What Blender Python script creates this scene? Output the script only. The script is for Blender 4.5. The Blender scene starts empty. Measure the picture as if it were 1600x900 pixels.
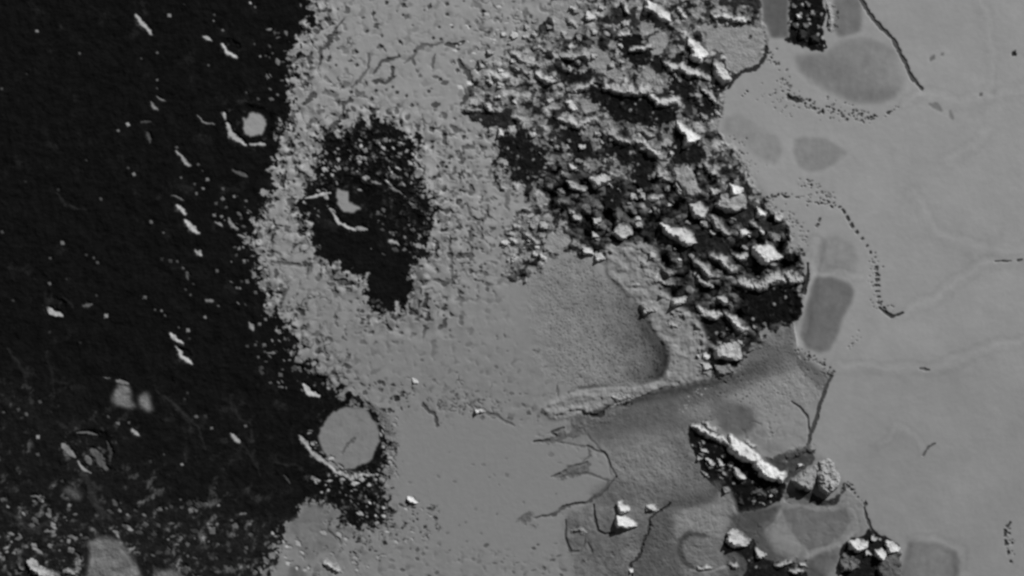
import bpy, math, random
import numpy as np

# ---------------------------------------------------------------- camera, light, exposure
SC = bpy.context.scene
COL = SC.collection
SUN_ELEV = math.radians(29)
SX, SY = 0.60, 0.80                     # horizontal direction towards the sun (x right, y up on the map)
cam_d = bpy.data.cameras.new('camera')
cam = bpy.data.objects.new('camera', cam_d)
COL.objects.link(cam)
cam.location = (0, 0, 300)              # one unit is ten photograph pixels; looking straight down from orbit
cam.rotation_euler = (0, 0, 0)
cam_d.sensor_width = 36
cam_d.lens = 36 * 300 / 160.0
cam_d.clip_start = 1
cam_d.clip_end = 3000
SC.camera = cam

world = bpy.data.worlds.new('World')
SC.world = world
world.use_nodes = True
wn = world.node_tree
bg = wn.nodes['Background']
sky = wn.nodes.new('ShaderNodeTexSky')
sky.sky_type = 'NISHITA'
sky.sun_disc = False
sky.sun_elevation = SUN_ELEV
sky.sun_rotation = math.atan2(SX, SY)
sky.air_density = 0.35                  # a very thin atmosphere
sky.dust_density = 0.1
sky.ozone_density = 0.0
bw = wn.nodes.new('ShaderNodeRGBToBW')  # panchromatic camera: no colour
wn.links.new(sky.outputs[0], bw.inputs[0])
wn.links.new(bw.outputs[0], bg.inputs[0])
bg.inputs[1].default_value = 0.075

sun_d = bpy.data.lights.new('sun', 'SUN')
sun_d.energy = 4.0
sun_d.angle = math.radians(0.5)
sun_d.color = (1.0, 1.0, 1.0)
sun = bpy.data.objects.new('sun', sun_d)
COL.objects.link(sun)
sun.rotation_euler = (math.pi / 2 - SUN_ELEV, 0, math.atan2(SX, -SY))
SC.view_settings.view_transform = 'Standard'
SC.view_settings.look = 'None'
SC.view_settings.exposure = 0
SC.view_settings.gamma = 1
SC.cycles.pixel_filter_type = 'BLACKMAN_HARRIS'
SC.cycles.filter_width = 2.6             # the soft focus of the probe's camera

K = 0.66                                # display value of a flat white sheet in this light
rng = np.random.default_rng(11)
rnd = random.Random(5)
SUNV = np.array([SX, -SY])              # towards the sun in photograph pixels (y down)

# ---------------------------------------------------------------- numeric helpers
def lin(t):
    t = np.clip(np.asarray(t, dtype=np.float64), 1, 255) / 255.0
    return np.where(t < 0.04045, t / 12.92, ((t + 0.055) / 1.055) ** 2.4)

def sstep(a, b, x):
    t = np.clip((x - a) / (b - a), 0, 1)
    return t * t * (3 - 2 * t)

_tab = {}
def perlin(x, y, scale, seed):
    if seed not in _tab:
        r = np.random.default_rng(seed + 1000)
        a = r.random(65536) * 2 * math.pi
        _tab[seed] = (np.cos(a).astype(np.float32), np.sin(a).astype(np.float32))
    gx, gy = _tab[seed]
    x = x / scale; y = y / scale
    xi = np.floor(x).astype(np.int64); yi = np.floor(y).astype(np.int64)
    fx = (x - xi).astype(np.float32); fy = (y - yi).astype(np.float32)
    u = fx * fx * fx * (fx * (fx * 6 - 15) + 10); v = fy * fy * fy * (fy * (fy * 6 - 15) + 10)
    def g(i, j, dx, dy):
        h = ((xi + i) * 73856093 ^ (yi + j) * 19349663) & 65535
        return gx[h] * dx + gy[h] * dy
    a = g(0, 0, fx, fy); b = g(1, 0, fx - 1, fy); c = g(0, 1, fx, fy - 1); d = g(1, 1, fx - 1, fy - 1)
    return 1.5 * (a + u * (b - a) + v * ((c + u * (d - c)) - (a + u * (b - a))))

def fbm(x, y, scale, seed, octs=4, gain=0.5):
    s = 0; amp = 1; tot = 0
    for o in range(octs):
        s = s + amp * perlin(x, y, scale / 2 ** o, seed + o); tot += amp; amp *= gain
    return s / tot

def worley(x, y, scale, seed):
    """distance to nearest and second nearest jittered point, and a random value of the cell"""
    x = x / scale; y = y / scale
    xi = np.floor(x).astype(np.int64); yi = np.floor(y).astype(np.int64)
    r = np.random.default_rng(seed); A = r.random(65536); B = r.random(65536); C = r.random(65536)
    d1 = np.full(x.shape, 9.0); d2 = np.full(x.shape, 9.0); val = np.zeros(x.shape)
    for i in (-1, 0, 1):
        for j in (-1, 0, 1):
            h = ((xi + i) * 73856093 ^ (yi + j) * 19349663) & 65535
            d = np.hypot(xi + i + A[h] - x, yi + j + B[h] - y)
            n = d < d1
            d2 = np.where(n, d1, np.minimum(d2, d)); val = np.where(n, C[h], val); d1 = np.where(n, d, d1)
    return d1 * scale, d2 * scale, val

def inside(x, y, poly):
    r = np.zeros(x.shape, bool)
    n = len(poly)
    for k in range(n):
        x1, y1 = poly[k]; x2, y2 = poly[(k + 1) % n]
        if y1 == y2: continue
        c = ((y1 > y) != (y2 > y)) & (x < (x2 - x1) * (y - y1) / (y2 - y1) + x1)
        r ^= c
    return r

def nearest(x, y, pts, closed=False):
    """distance to a polyline, nearest point, and position along it 0..1"""
    best = np.full(x.shape, 1e9); qx = np.zeros(x.shape); qy = np.zeros(x.shape); tt = np.zeros(x.shape)
    P = list(pts) + ([pts[0]] if closed else [])
    if len(P) == 1: P = [P[0], (P[0][0] + .01, P[0][1])]
    L = [math.hypot(P[i + 1][0] - P[i][0], P[i + 1][1] - P[i][1]) + 1e-9 for i in range(len(P) - 1)]
    tot = sum(L); acc = 0
    for i in range(len(P) - 1):
        ax, ay = P[i]; bx, by = P[i + 1]
        t = np.clip(((x - ax) * (bx - ax) + (y - ay) * (by - ay)) / L[i] ** 2, 0, 1)
        cx = ax + t * (bx - ax); cy = ay + t * (by - ay)
        d = np.hypot(x - cx, y - cy); m = d < best
        best = np.where(m, d, best); qx = np.where(m, cx, qx); qy = np.where(m, cy, qy)
        tt = np.where(m, (acc + t * L[i]) / tot, tt); acc += L[i]
    return best, qx, qy, tt

def TL(ox, oy, pts, s=3.0):
    return [(ox + p[0] / s, oy + p[1] / s) for p in pts]

# ---------------------------------------------------------------- the land as one height and tone field
STEP = 1.3
core_x = np.arange(-40, 1641, STEP); core_y = np.arange(-40, 941, STEP)
def stretched(core, far):
    lo, hi = core[0], core[-1]
    out = []; d = STEP; p = 0
    while p < far:
        d *= 1.25; p += d; out.append(p)
    out = np.array(out)
    return np.concatenate([lo - out[::-1], core, hi + out])
gx = stretched(core_x, 3500); gy = stretched(core_y, 3500)
X, Y = np.meshgrid(gx, gy)
NY, NX = X.shape
H = np.zeros(X.shape); T = np.full(X.shape, 130.0)
REG = np.zeros(X.shape, np.int32)

# ragged coordinates for natural outlines
w1 = fbm(X, Y, 38, 1, 5, .6); w2 = fbm(X, Y, 38, 7, 5, .6)
n_fine = fbm(X, Y, 9, 20, 3, .6)
n_mid = fbm(X, Y, 26, 30, 4, .55)
n_14 = fbm(X, Y, 15, 33, 3, .6)
n_big = fbm(X, Y, 140, 40, 3, .5)
XW = X + 9 * w1; YW = Y + 9 * w2
XS = X + 3.0 * w1; YS = Y + 3.0 * w2

def blur(a, r, n=2):
    k = int(round(r / STEP))
    if k < 1: return a
    for _ in range(n):
        for ax in (0, 1):
            p = np.pad(a, [(k + 1, k) if i == ax else (0, 0) for i in (0, 1)], mode='edge')
            c = np.cumsum(p, axis=ax)
            a = (c[2 * k + 1:, :] - c[:-2 * k - 1, :] if ax == 0 else c[:, 2 * k + 1:] - c[:, :-2 * k - 1]) / (2 * k + 1)
    return a

def region(poly, soft=2.0, warp=1, ragged=0.0, scale=None):
    """0..1 mask of a traced polygon; ragged breaks its edge up with noise over the soft width"""
    px, py = ((X, Y), (XS, YS), (XW, YW))[warp]
    xs = [p[0] for p in poly]; ys = [p[1] for p in poly]; pad = soft * 3 + 30
    j0, j1 = np.searchsorted(gx, [min(xs) - pad, max(xs) + pad]); i0, i1 = np.searchsorted(gy, [min(ys) - pad, max(ys) + pad])
    sl = (slice(i0, i1), slice(j0, j1))
    m = inside(px[sl], py[sl], poly).astype(float)
    m = blur(m, soft)
    if ragged:
        nn = n_fine[sl] * .45 + n_mid[sl] * 1.1 + n_14[sl] * 1.3
        m = np.clip(m, 0, 1); m = sstep(.34, .66, m + ragged * nn * (4 * m * (1 - m)) ** .5)
    full = np.zeros(X.shape); full[sl] = m
    return full

def paint(m, tone):
    global T
    T = T + (tone - T) * m

FAR = 6000
grey_to_dark = [(-FAR, -FAR), (478, -FAR), (476, 0), (479, 22), (486, 42), (470, 50), (462, 67), (456, 82), (456, 100), (458, 130), (452, 165), (446, 200),
                (437, 233), (431, 265), (424, 300), (409, 318), (398, 350), (395, 372), (401, 400), (404, 440), (414, 458), (425, 480), (434, 500), (450, 520),
                (462, 540), (470, 560), (485, 580), (500, 594), (525, 606), (545, 620), (570, 640), (590, 655), (604, 680), (608, 720), (604, 760), (603, 800),
                (600, 822), (560, 826), (530, 824), (527, 805), (510, 792), (478, 782), (465, 800), (440, 840), (420, 880), (400, 920), (380, FAR), (-FAR, FAR)]
dark_mid = [(497, 215), (520, 203), (535, 212), (560, 196), (582, 184), (600, 180), (612, 196), (640, 205), (655, 225), (648, 250), (655, 285), (668, 300), (683, 333), (677, 366),
            (655, 380), (664, 405), (640, 420), (655, 448), (645, 474), (618, 478), (592, 490), (585, 476), (570, 464), (576, 440), (573, 432), (547, 426), (512, 416), (489, 392), (483, 366),
            (472, 333), (463, 317), (471, 303), (482, 292), (497, 268), (500, 235)]
ice_plain = [(1180, -FAR), (1183, 0), (1195, 40), (1200, 60), (1197, 80), (1185, 97), (1150, 118), (1135, 140), (1130, 175), (1122, 200), (1150, 235), (1170, 265), (1192, 300),
             (1228, 345), (1246, 375), (1259, 420), (1261, 450), (1251, 490), (1240, 520), (1245, 545), (1265, 565), (1300, 590), (1285, 620), (1270, 660), (1262, 700), (1285, 715),
             (1310, 730), (1320, 765), (1350, 790), (1358, 825), (1400, 845), (1410, 900), (1420, FAR), (FAR, FAR), (FAR, -FAR)]
belt = [(870, -FAR), (868, 0), (850, 40), (800, 80), (740, 110), (742, 150), (718, 180), (765, 195), (785, 290), (830, 310), (800, 350), (790, 420), (800, 445), (850, 410), (900, 395),
        (1000, 385), (1010, 440), (1080, 470), (1090, 520), (1095, 580), (1140, 590), (1180, 530), (1245, 500), (1258, 450), (1255, 400), (1228, 345), (1192, 300), (1150, 235), (1122, 200),
        (1130, 175), (1135, 140), (1150, 118), (1185, 97), (1197, 80), (1200, 60), (1195, 40), (1183, 0), (1180, -FAR)]
belt_low = [(835, 265), (900, 262), (960, 275), (1060, 270), (1110, 262), (1125, 290), (1170, 310), (1215, 330), (1228, 350), (1238, 385), (1253, 430), (1250, 500), (1190, 525), (1160, 560), (1120, 590),
            (1095, 575), (1105, 540), (1085, 505), (1050, 488), (1022, 440), (1035, 400), (1010, 382), (960, 378), (940, 405), (900, 385), (880, 345), (850, 310)]
lobe = [(893, 399), (912, 408), (947, 433), (973, 458), (1000, 487), (1017, 517), (1037, 543), (1040, 567), (1028, 592), (1005, 602), (900, 606), (850, 592), (815, 560), (795, 500), (800, 455), (850, 420)]
low_grey = [(1240, 505), (1180, 535), (1150, 590), (1100, 602), (1040, 618), (960, 642), (900, 662), (930, 680), (950, 700), (960, 730), (955, 752), (938, 770), (920, 790), (885, 805), (885, 850), (900, 900), (900, 980),
            (1190, 980), (1170, 800), (1150, 780), (1110, 745), (1082, 705), (1072, 668), (1130, 650), (1260, 640), (1290, 600), (1260, 560), (1243, 540)]
smooth_plain = [(628, 645), (655, 638), (672, 650), (677, 668), (700, 662), (730, 650), (800, 655), (840, 672), (868, 681), (850, 690), (917, 696), (921, 712), (905, 727), (900, 737), (935, 742), (950, 752), (945, 762),
                (920, 783), (880, 793), (884, 820), (890, 865), (800, 870), (700, 858), (650, 835), (622, 790), (612, 740), (618, 690)]

m_dark = np.maximum(region(grey_to_dark, 12, 2, 1.1), region(dark_mid, 9, 2, 1.2))
m_ice = region(ice_plain, 2.5, 1)
m_belt = region(belt, 10, 2, .8) * (1 - m_ice)
m_low = region(belt_low, 7, 2, 1.1) * (1 - m_ice)
m_lobe = region(lobe, 2.0, 1)
m_lowg = region(low_grey, 2.5, 1) * (1 - m_ice)
m_smooth = region(smooth_plain, 12, 2, .9)

# grey upland: brighter in the north, mottled
paint(np.ones(X.shape), 136 - 16 * sstep(250, 620, Y))
T += 6 * n_mid * (1 - m_smooth) + 2.5 * n_fine
cell1, cell2, cellv = worley(XS, YS, 15, 3)
plat = region([(628, 95), (660, 75), (690, 78), (725, 108), (735, 140), (715, 168), (650, 176), (600, 160), (612, 110)], 8, 1)
plat = np.maximum(plat, .75 * region([(540, -40), (750, -40), (725, 80), (735, 140), (715, 168), (600, 165), (560, 120)], 14, 2))
band = np.clip(blur(m_dark, 34) * 3.2, 0, 1) * (1 - m_dark)
rdg = np.abs(fbm(X + 6 * w2, Y + 6 * w1, 30, 260, 3, .55)); crack = sstep(.075, .012, rdg)
m_up = (1 - m_dark) * (1 - m_belt) * (1 - m_ice) * (1 - m_lobe) * (1 - m_lowg) * (1 - m_smooth)
# polygonal cracks that come and go
patch = sstep(.02, .35, n_big + .55 * n_mid + .25 * sstep(420, 100, Y) - .2 * sstep(560, 520, Y) * sstep(690, 760, X) * sstep(240, 420, Y))
crack = crack * sstep(-.15, .15, fbm(X, Y, 24, 270, 2))
patch = np.clip(patch + band * sstep(620, 560, Y) * 1.2 + .5 * sstep(160, 120, Y) * sstep(640, 560, X), 0, 1) * (1 - plat)
H -= .9 * crack * patch * m_up
T -= 58 * crack * patch * m_up * sstep(-.3, .3, n_fine)
zone = (1 - plat) * np.clip(band * sstep(620, 560, Y) + .35 * sstep(230, 150, Y) + region([(655, 165), (760, 200), (800, 330), (770, 460), (690, 440), (680, 260)], 20, 2) * .7 + region([(560, 470), (720, 450), (720, 520), (560, 530)], 14, 2) * .8, 0, 1)
pk = fbm(X, Y, 14, 280, 2, .5)
T -= 64 * m_up * zone * sstep(.13, .42, pk + .3 * n_mid)
T -= 16 * m_up * (1 - zone) * sstep(.3, .55, pk + .3 * n_mid)
H -= m_up * (.2 + zone) * 1.6 * sstep(.08, .4, pk)
H += m_up * zone * 2.6 * fbm(X, Y, 24, 285, 2, .5)
T += m_up * zone * 14 * fbm(X, Y, 19, 285, 3, .5)
ka, kb, kv = worley(X + 8 * w1, Y + 8 * w2, 19, 41)
kz = m_up * np.clip(band * 1.3, 0, 1) * sstep(640, 560, Y) * (kv > .45)
H += kz * 2.4 * sstep(9, 0, ka); T += kz * 7 * sstep(7, 2, ka); T -= kz * 30 * sstep(2.6, .6, kb - ka)
bord = np.clip(1 - np.abs(blur(m_dark, 14) - .5) * 2.4, 0, 1)
T += bord * 34 * fbm(X, Y, 12, 360, 3, .55)
# cell-like ridges right of the dark blotch
ce1, ce2, cev = worley(X + 22 * w1, Y + 22 * w2, 31, 37)
cz = region([(680, 220), (760, 235), (790, 300), (775, 370), (760, 470), (700, 465), (690, 380), (672, 300)], 12, 2) * (1 - m_dark)
cm = cz * sstep(3.6, .8, ce2 - ce1) * sstep(-.05, .25, n_14 + .5 * n_mid)
T -= 36 * cm; H -= 1.0 * cm
# belt of rubble ground
rub = fbm(X, Y, 22, 60, 5, .62); rub2 = fbm(X + 300, Y, 12, 70, 3, .6)
paint(m_belt, 122 + 60 * np.clip(rub * 1.4, -1, 1) + 30 * rub2)
paint(m_belt * sstep(-.08, .16, rub2 * .7 + n_mid * .8 - .10 * sstep(60, 0, Y) - .16 * sstep(860, 780, X)), 42 + 30 * rub)
paint(m_low, 42 + 66 * np.clip(rub * 1.6, -1, 1))
pd, pe, pv = worley(XS + 3 * w2, YS * 1.25, 15, 17)
qd, qe, qv = worley(XS, YS * 1.2, 8, 19)
cone = (1 - pd / 9) * (.3 + 1.4 * pv) + .2 * (1 - qd / 5) * qv
T += m_belt * ((pv - .5) * 34 + (qv - .5) * 10) + m_low * ((pv - .45) * 40 + (qv - .5) * 12)
rough = np.maximum(m_belt, m_low)
H += (m_low * 2.6 + m_belt * (1 - m_low) * (1.5 + .9 * sstep(-.1, .3, n_mid))) * cone
H += rough * (2.6 * rub + 1.6 * rub2) + m_up * (.6 * n_mid + .06 * n_fine)
# smooth saddles between the mountains
for poly in [[(905, 78), (925, 72), (950, 84), (962, 104), (975, 112), (962, 128), (940, 112), (915, 108)], [(1014, 58), (1040, 50), (1048, 62), (1030, 84), (1022, 96), (1014, 80)], [(1000, 112), (1018, 105), (1030, 118), (1036, 140), (1015, 142), (1000, 128)],
             [(1098, 38), (1120, 42), (1165, 40), (1188, 44), (1196, 62), (1185, 95), (1155, 112), (1138, 112), (1130, 86), (1106, 72)], [(862, 0), (900, 0), (905, 40), (890, 62), (868, 50)], [(1000, 30), (1026, 45), (1020, 56), (1000, 50)],
             [(905, 152), (925, 154), (938, 166), (930, 176), (908, 172)], [(1108, 190), (1125, 200), (1112, 206)], [(1058, 262), (1078, 262), (1090, 290), (1094, 305), (1078, 302), (1064, 285)], [(845, 372), (880, 358), (895, 378), (870, 395), (850, 392)]]:
    q = region(poly, 3, 2, .5)
    paint(q, 131 + 8 * n_mid); H *= 1 - .75 * q; m_belt = m_belt * (1 - .0 * q)
# ice plain
paint(m_ice, 138.5 - 11 * sstep(300, 900, Y) + 4 * n_big)
H += m_ice * .10 * fbm(X, Y, 22, 90, 3)
# lobes
lobe_edge = nearest(X, Y, [(893, 399), (947, 433), (973, 458), (1000, 487), (1017, 517), (1037, 543), (1040, 567), (1028, 592)])[0]
m_lobe = m_lobe * np.clip(sstep(790, 850, X - .15 * (Y - 450) + 26 * n_mid + 10 * n_14), 0, 1)
paint(m_lobe, 121 - 34 * sstep(95, 5, lobe_edge + 22 * n_mid) * sstep(420, 560, Y) - 34 * sstep(24, 0, lobe_edge + 5 * n_fine) * sstep(430, 520, Y) + 11 * n_mid + 7 * n_14 + 5 * n_fine)
H += m_lobe * (1.0 * n_mid + .6 * n_fine)
st, _, sv = worley(X + 2 * w1, Y + 2 * w2, 4.6, 9); sv = sv * (n_14 > -.12)
stip = sstep(1.7, .5, st)
stip_zone = np.maximum(m_lobe * sstep(800, 860, X - .2 * (Y - 420)), m_lowg * sstep(0.15, -.2, n_big))
H -= .75 * stip * stip_zone * (sv > .25)
T -= 26 * stip * stip_zone * (sv > .2)
paint(m_lowg, 101 + 26 * fbm(X, Y, 55, 295, 3, .55) + 15 * n_mid + 11 * fbm(X, Y, 9, 290, 3, .7) - 9 * stip * (n_big < .1))
H += m_lowg * 1.2 * n_mid
paint(m_smooth, 121 + 1.5 * n_mid)
H += m_smooth * .16 * n_fine + m_lowg * .8 * n_fine
# dark upland: coated with tar-dark dust, mottled towards the south-west
dark_tone = 17.5 + 4 * n_mid + 2 * n_fine + 15 * sstep(.16, .5, fbm(X, Y, 34, 135, 5, .62)) * sstep(-.3, .3, n_big)
sw = region([(-90, 590), (60, 600), (170, 640), (215, 720), (300, 770), (460, 800), (470, 990), (-90, 990)], 34, 2) * (1 + .9 * sstep(740, 860, Y)) + .35 * region([(200, 600), (420, 640), (440, 780), (250, 760)], 30, 2)
dark_tone = dark_tone + sw * (5 + 52 * sstep(.0, .42, fbm(X, Y + .3 * X, 19, 110, 4, .6)) ** 1.4 * sstep(-.22, .18, fbm(X, Y, 52, 115, 3, .5))) + 30 * sstep(760, 880, Y) * sstep(560, 420, X) * sstep(.12, .35, fbm(X, Y, 13, 120, 4, .6))
edge = sstep(390, 470, X + .0 * Y) * sstep(0, 640, Y)
T = T * (1 - m_dark) + dark_tone * m_dark
H += m_dark * (3.0 * fbm(X, Y, 40, 130, 5, .6) + .9 * n_fine)
REG[:] = 1
REG[m_dark > .5] = 0
REG[(m_belt > .5) | (m_low > .5)] = 2
REG[m_lobe > .5] = 3
REG[m_lowg > .5] = 3
REG[m_smooth > .5] = 4
REG[m_ice > .5] = 5

POS = {}
AUTO = {'furrow': [], 'frost_streak': []}
THINGS = []       # (label, name, category, group) of things cut from the land

def window(pts, pad):
    xs = [p[0] for p in pts]; ys = [p[1] for p in pts]
    j0, j1 = np.searchsorted(gx, [min(xs) - pad, max(xs) + pad]); i0, i1 = np.searchsorted(gy, [min(ys) - pad, max(ys) + pad])
    return (slice(i0, i1), slice(j0, j1))

def thing(name, label, cat, group=None, part=None):
    THINGS.append((name, label, cat, group, part)); return 100 + len(THINGS) - 1

def darkpoly(poly, tone, soft=4, ragged=1.0, speck=0.0, warp=2, bright=150, sseed=5, label=None, root=None, name='dark_shade_patch', cat='hollow'):
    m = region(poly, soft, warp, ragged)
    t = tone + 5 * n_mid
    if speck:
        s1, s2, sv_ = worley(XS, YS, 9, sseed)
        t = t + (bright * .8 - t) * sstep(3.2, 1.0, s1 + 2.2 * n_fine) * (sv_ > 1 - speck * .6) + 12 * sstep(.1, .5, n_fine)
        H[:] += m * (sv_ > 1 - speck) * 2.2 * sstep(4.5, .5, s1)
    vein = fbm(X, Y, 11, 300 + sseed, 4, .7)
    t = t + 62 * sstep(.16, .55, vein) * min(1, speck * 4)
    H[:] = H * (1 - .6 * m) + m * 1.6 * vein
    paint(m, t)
    if root: REG[m > .5] = thing(name, None, None, None, ('root', root))
    elif label: REG[m > .5] = thing(name, label, cat)
    return m

def patch_thing(poly, tone, label, name='dark_ice_patch', cat='ice patch', soft=4, grad=None, warp=1, group=None, depth=.35, mott=5.0):
    m = region(poly, soft * 1.0, warp) * np.clip(.96 + .2 * n_mid, 0, 1)
    t = tone + mott * 1.6 * n_mid + 3 * n_fine + 9 * n_14 + 6 * fbm(X, Y * .35, 12, 340, 2)
    rim = np.clip(blur(m, 4) * (1 - m) * 4, 0, 1)
    T[:] += 3 * rim * (REG == 5)
    if grad is not None: t = t + grad
    paint(m, t)
    H[:] -= depth * m
    REG[m > .5] = thing(name, label, cat, group)

def stroke(pts, w, tone, kind='scarp', depth=2.0, soft=.9, dash=0, wob=1.6, label=None, name=None, cat=None, group=None, taper=.5, amt=1.0):
    sl = window(pts, w * 2.5 + 6)
    x = X[sl] + wob * (w1[sl]) * 1.2; y = Y[sl] + wob * (w2[sl]) * 1.2
    d, qx, qy, t = nearest(x, y, pts)
    ww = w * .5 * (1 - taper * np.abs(2 * t - 1) ** 2 if len(pts) > 1 else 1) * (1 + .9 * n_fine[sl] + .5 * n_mid[sl])
    m = sstep(ww + soft, ww - soft, d) * amt
    if dash:
        L = sum(math.hypot(pts[i + 1][0] - pts[i][0], pts[i + 1][1] - pts[i][1]) for i in range(len(pts) - 1))
        ph = t * L / dash
        k = np.floor(ph).astype(int)
        m = m * sstep(.16, .34, np.abs((ph - k) - .5) * -1 + .5 + .12 * np.sin(k * 7.1 + 1)) * (np.sin(k * 12.9 + L) > -.78)
    T[sl] = T[sl] + (tone + 10 * n_fine[sl] - T[sl]) * m
    if kind == 'scarp':
        u = ((x - qx) * SUNV[0] + (y - qy) * SUNV[1]) / np.maximum(ww, .5)
        inn = sstep(2.4, 1.0, d / np.maximum(ww, .5))
        drop = np.where(u > 0, -depth * sstep(-1.2, 1.2, u) * inn * sstep(3.0, 1.0, np.abs(u)), -depth * sstep(-1.2, 1.2, u) * inn)
        H[sl] += drop + depth * .55 * m
    elif kind == 'pit': H[sl] -= depth * m
    elif kind == 'ridge': H[sl] += depth * sstep(w * .7, 0, d) * amt
    if label:
        if name in AUTO: AUTO[name].append((sum(p[0] for p in pts) / len(pts), sum(p[1] for p in pts) / len(pts), label))
        r = REG[sl]; r[m > .45] = thing(name, label, cat, group); REG[sl] = r
        if group: POS[len(THINGS) - 1] = (pts[0][0], pts[0][1], w, tone)

# ---- dark patches of the belt: deposits and mountain shade painted into ground tone
ROOTS = {}
def mass(key, label, x, y, name='ice_mountain', cat='mountain'):
    e = bpy.data.objects.new(name, None); COL.objects.link(e)
    e.location = ((x - 800) / 10, (450 - y) / 10, 0)
    e['label'] = label; e['category'] = cat; ROOTS[key] = e
mass('great', 'great black mountain mass with a bright crumbly crest in the upper middle of the belt', 990, 175)
mass('knoll', 'round black knoll with bright arcs, left of the tall boot-shaped mountain', 990, 80)
mass('right', 'black mountain mass with a broad bright crest beside the thin black crack', 1205, 470)
mass('massif', 'large black massif with a long white crest standing alone in the grey ice', 1150, 735)
mass('double', 'pale double peak right of the large black massif, casting a black shadow', 1280, 755)
mass('knot', 'black knotted mountain with bright lumps at the bottom edge, right of the ice cell', 1375, 870)
mass('broken', 'black broken mountain with pale slivers at the bottom edge, left of the knot', 1200, 890)
mass('blocky', 'black blocky mountain full of bright specks at the top edge', 1258, 20)
mass('pyramid', 'smooth grey pyramid-like mountain with a bright white cap above a dark shadow', 1145, 315)
for poly, lb in [([(879, 94), (905, 92), (916, 100), (914, 108), (885, 108)], 'black shaded patch beneath the pale arched ridge'), ([(879, 113), (900, 108), (943, 118), (940, 126), (905, 135), (880, 132)], 'black shaded patch above the roof-shaped bright ridge'),
             ([(1038, 122), (1060, 118), (1085, 128), (1085, 150), (1060, 156), (1042, 146)], 'black shaded patch beneath the wavy bright ridge'),
             ([(1090, 145), (1106, 140), (1120, 158), (1118, 178), (1103, 186), (1090, 172)], 'oval black shaded patch at the right edge of the upper belt'),
             ([(869, 188), (896, 200), (912, 214), (931, 232), (919, 250), (905, 258), (890, 254), (885, 232), (871, 206)], 'speckled black shaded patch below the V-shaped bright ridge'),
             ([(940, 223), (965, 218), (992, 222), (988, 259), (974, 255), (960, 245), (945, 245)], 'black shaded patch left of the thin sharp slanting crest'),
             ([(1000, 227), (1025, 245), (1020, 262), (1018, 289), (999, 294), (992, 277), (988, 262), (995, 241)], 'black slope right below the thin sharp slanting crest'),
             ([(1045, 201), (1060, 200), (1072, 218), (1070, 230), (1092, 226), (1098, 240), (1078, 262), (1060, 258), (1045, 235)], 'black shaded patch left of and below the arrow-shaped mountain'),
             ([(960, 284), (981, 294), (976, 312), (967, 326), (945, 323), (942, 309), (952, 294)], 'smooth black shaded patch below the flat-topped bright block'),
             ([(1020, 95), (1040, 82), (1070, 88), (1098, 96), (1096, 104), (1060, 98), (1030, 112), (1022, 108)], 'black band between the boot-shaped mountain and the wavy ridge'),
             ([(1100, 100), (1118, 95), (1124, 118), (1110, 124), (1098, 112)], 'dark shaded patch left of the narrow wedge-shaped mountain')]:
    darkpoly(poly, 24, 4.5, 1.2, .16, warp=2, label=lb)  # shade-side darkness put into the tone along with dark deposits
darkpoly([(921, 131), (944, 134), (966, 143), (990, 143), (1017, 149), (1030, 165), (1060, 170), (1058, 184), (1047, 197), (994, 196), (962, 188), (943, 170), (925, 156)], 20, 4, 1.0, .22, warp=2, root='great', name='slope')
darkpoly([(967, 60), (985, 53), (1003, 60), (1015, 78), (1017, 96), (1005, 107), (988, 105), (972, 92), (964, 75)], 22, 3, .8, .2, warp=2, root='knoll', name='slope')
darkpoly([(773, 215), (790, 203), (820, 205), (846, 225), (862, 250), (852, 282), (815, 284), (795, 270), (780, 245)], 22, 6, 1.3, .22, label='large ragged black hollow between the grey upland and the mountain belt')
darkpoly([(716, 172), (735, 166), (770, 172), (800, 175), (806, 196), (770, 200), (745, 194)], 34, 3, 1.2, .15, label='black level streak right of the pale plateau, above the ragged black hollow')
darkpoly([(1156, 450), (1191, 450), (1209, 438), (1225, 450), (1257, 464), (1253, 491), (1243, 503), (1172, 506), (1160, 485)], 18, 4, .9, .14, root='right', name='slope')
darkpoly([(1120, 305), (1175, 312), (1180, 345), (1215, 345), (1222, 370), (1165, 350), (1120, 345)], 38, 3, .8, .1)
darkpoly([(1098, 500), (1120, 500), (1130, 495), (1150, 520), (1135, 530), (1118, 540), (1098, 522)], 24, 3, .7, .08, label='black shaded patch between two ragged bright crests low in the belt')
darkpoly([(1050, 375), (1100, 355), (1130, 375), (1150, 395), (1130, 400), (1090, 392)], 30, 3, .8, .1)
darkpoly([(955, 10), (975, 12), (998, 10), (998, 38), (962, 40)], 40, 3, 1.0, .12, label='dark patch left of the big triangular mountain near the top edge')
# black masses standing in the ice
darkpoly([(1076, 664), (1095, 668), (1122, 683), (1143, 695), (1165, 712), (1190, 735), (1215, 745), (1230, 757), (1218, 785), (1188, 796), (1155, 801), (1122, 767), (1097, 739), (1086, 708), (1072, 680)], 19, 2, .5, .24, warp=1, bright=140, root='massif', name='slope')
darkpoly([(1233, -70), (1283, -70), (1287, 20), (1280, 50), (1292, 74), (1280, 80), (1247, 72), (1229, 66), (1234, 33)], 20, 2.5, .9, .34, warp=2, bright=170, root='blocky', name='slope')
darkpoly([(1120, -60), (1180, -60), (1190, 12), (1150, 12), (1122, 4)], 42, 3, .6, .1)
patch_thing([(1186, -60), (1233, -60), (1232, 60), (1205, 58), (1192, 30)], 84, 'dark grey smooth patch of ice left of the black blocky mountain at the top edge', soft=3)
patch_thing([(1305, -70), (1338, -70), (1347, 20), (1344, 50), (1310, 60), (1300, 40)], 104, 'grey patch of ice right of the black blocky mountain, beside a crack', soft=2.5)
darkpoly([(1192, 716), (1215, 712), (1240, 701), (1262, 703), (1276, 716), (1262, 730), (1245, 742), (1230, 757), (1224, 742), (1206, 728)], 62, 2, .5, .12, warp=1)
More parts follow.
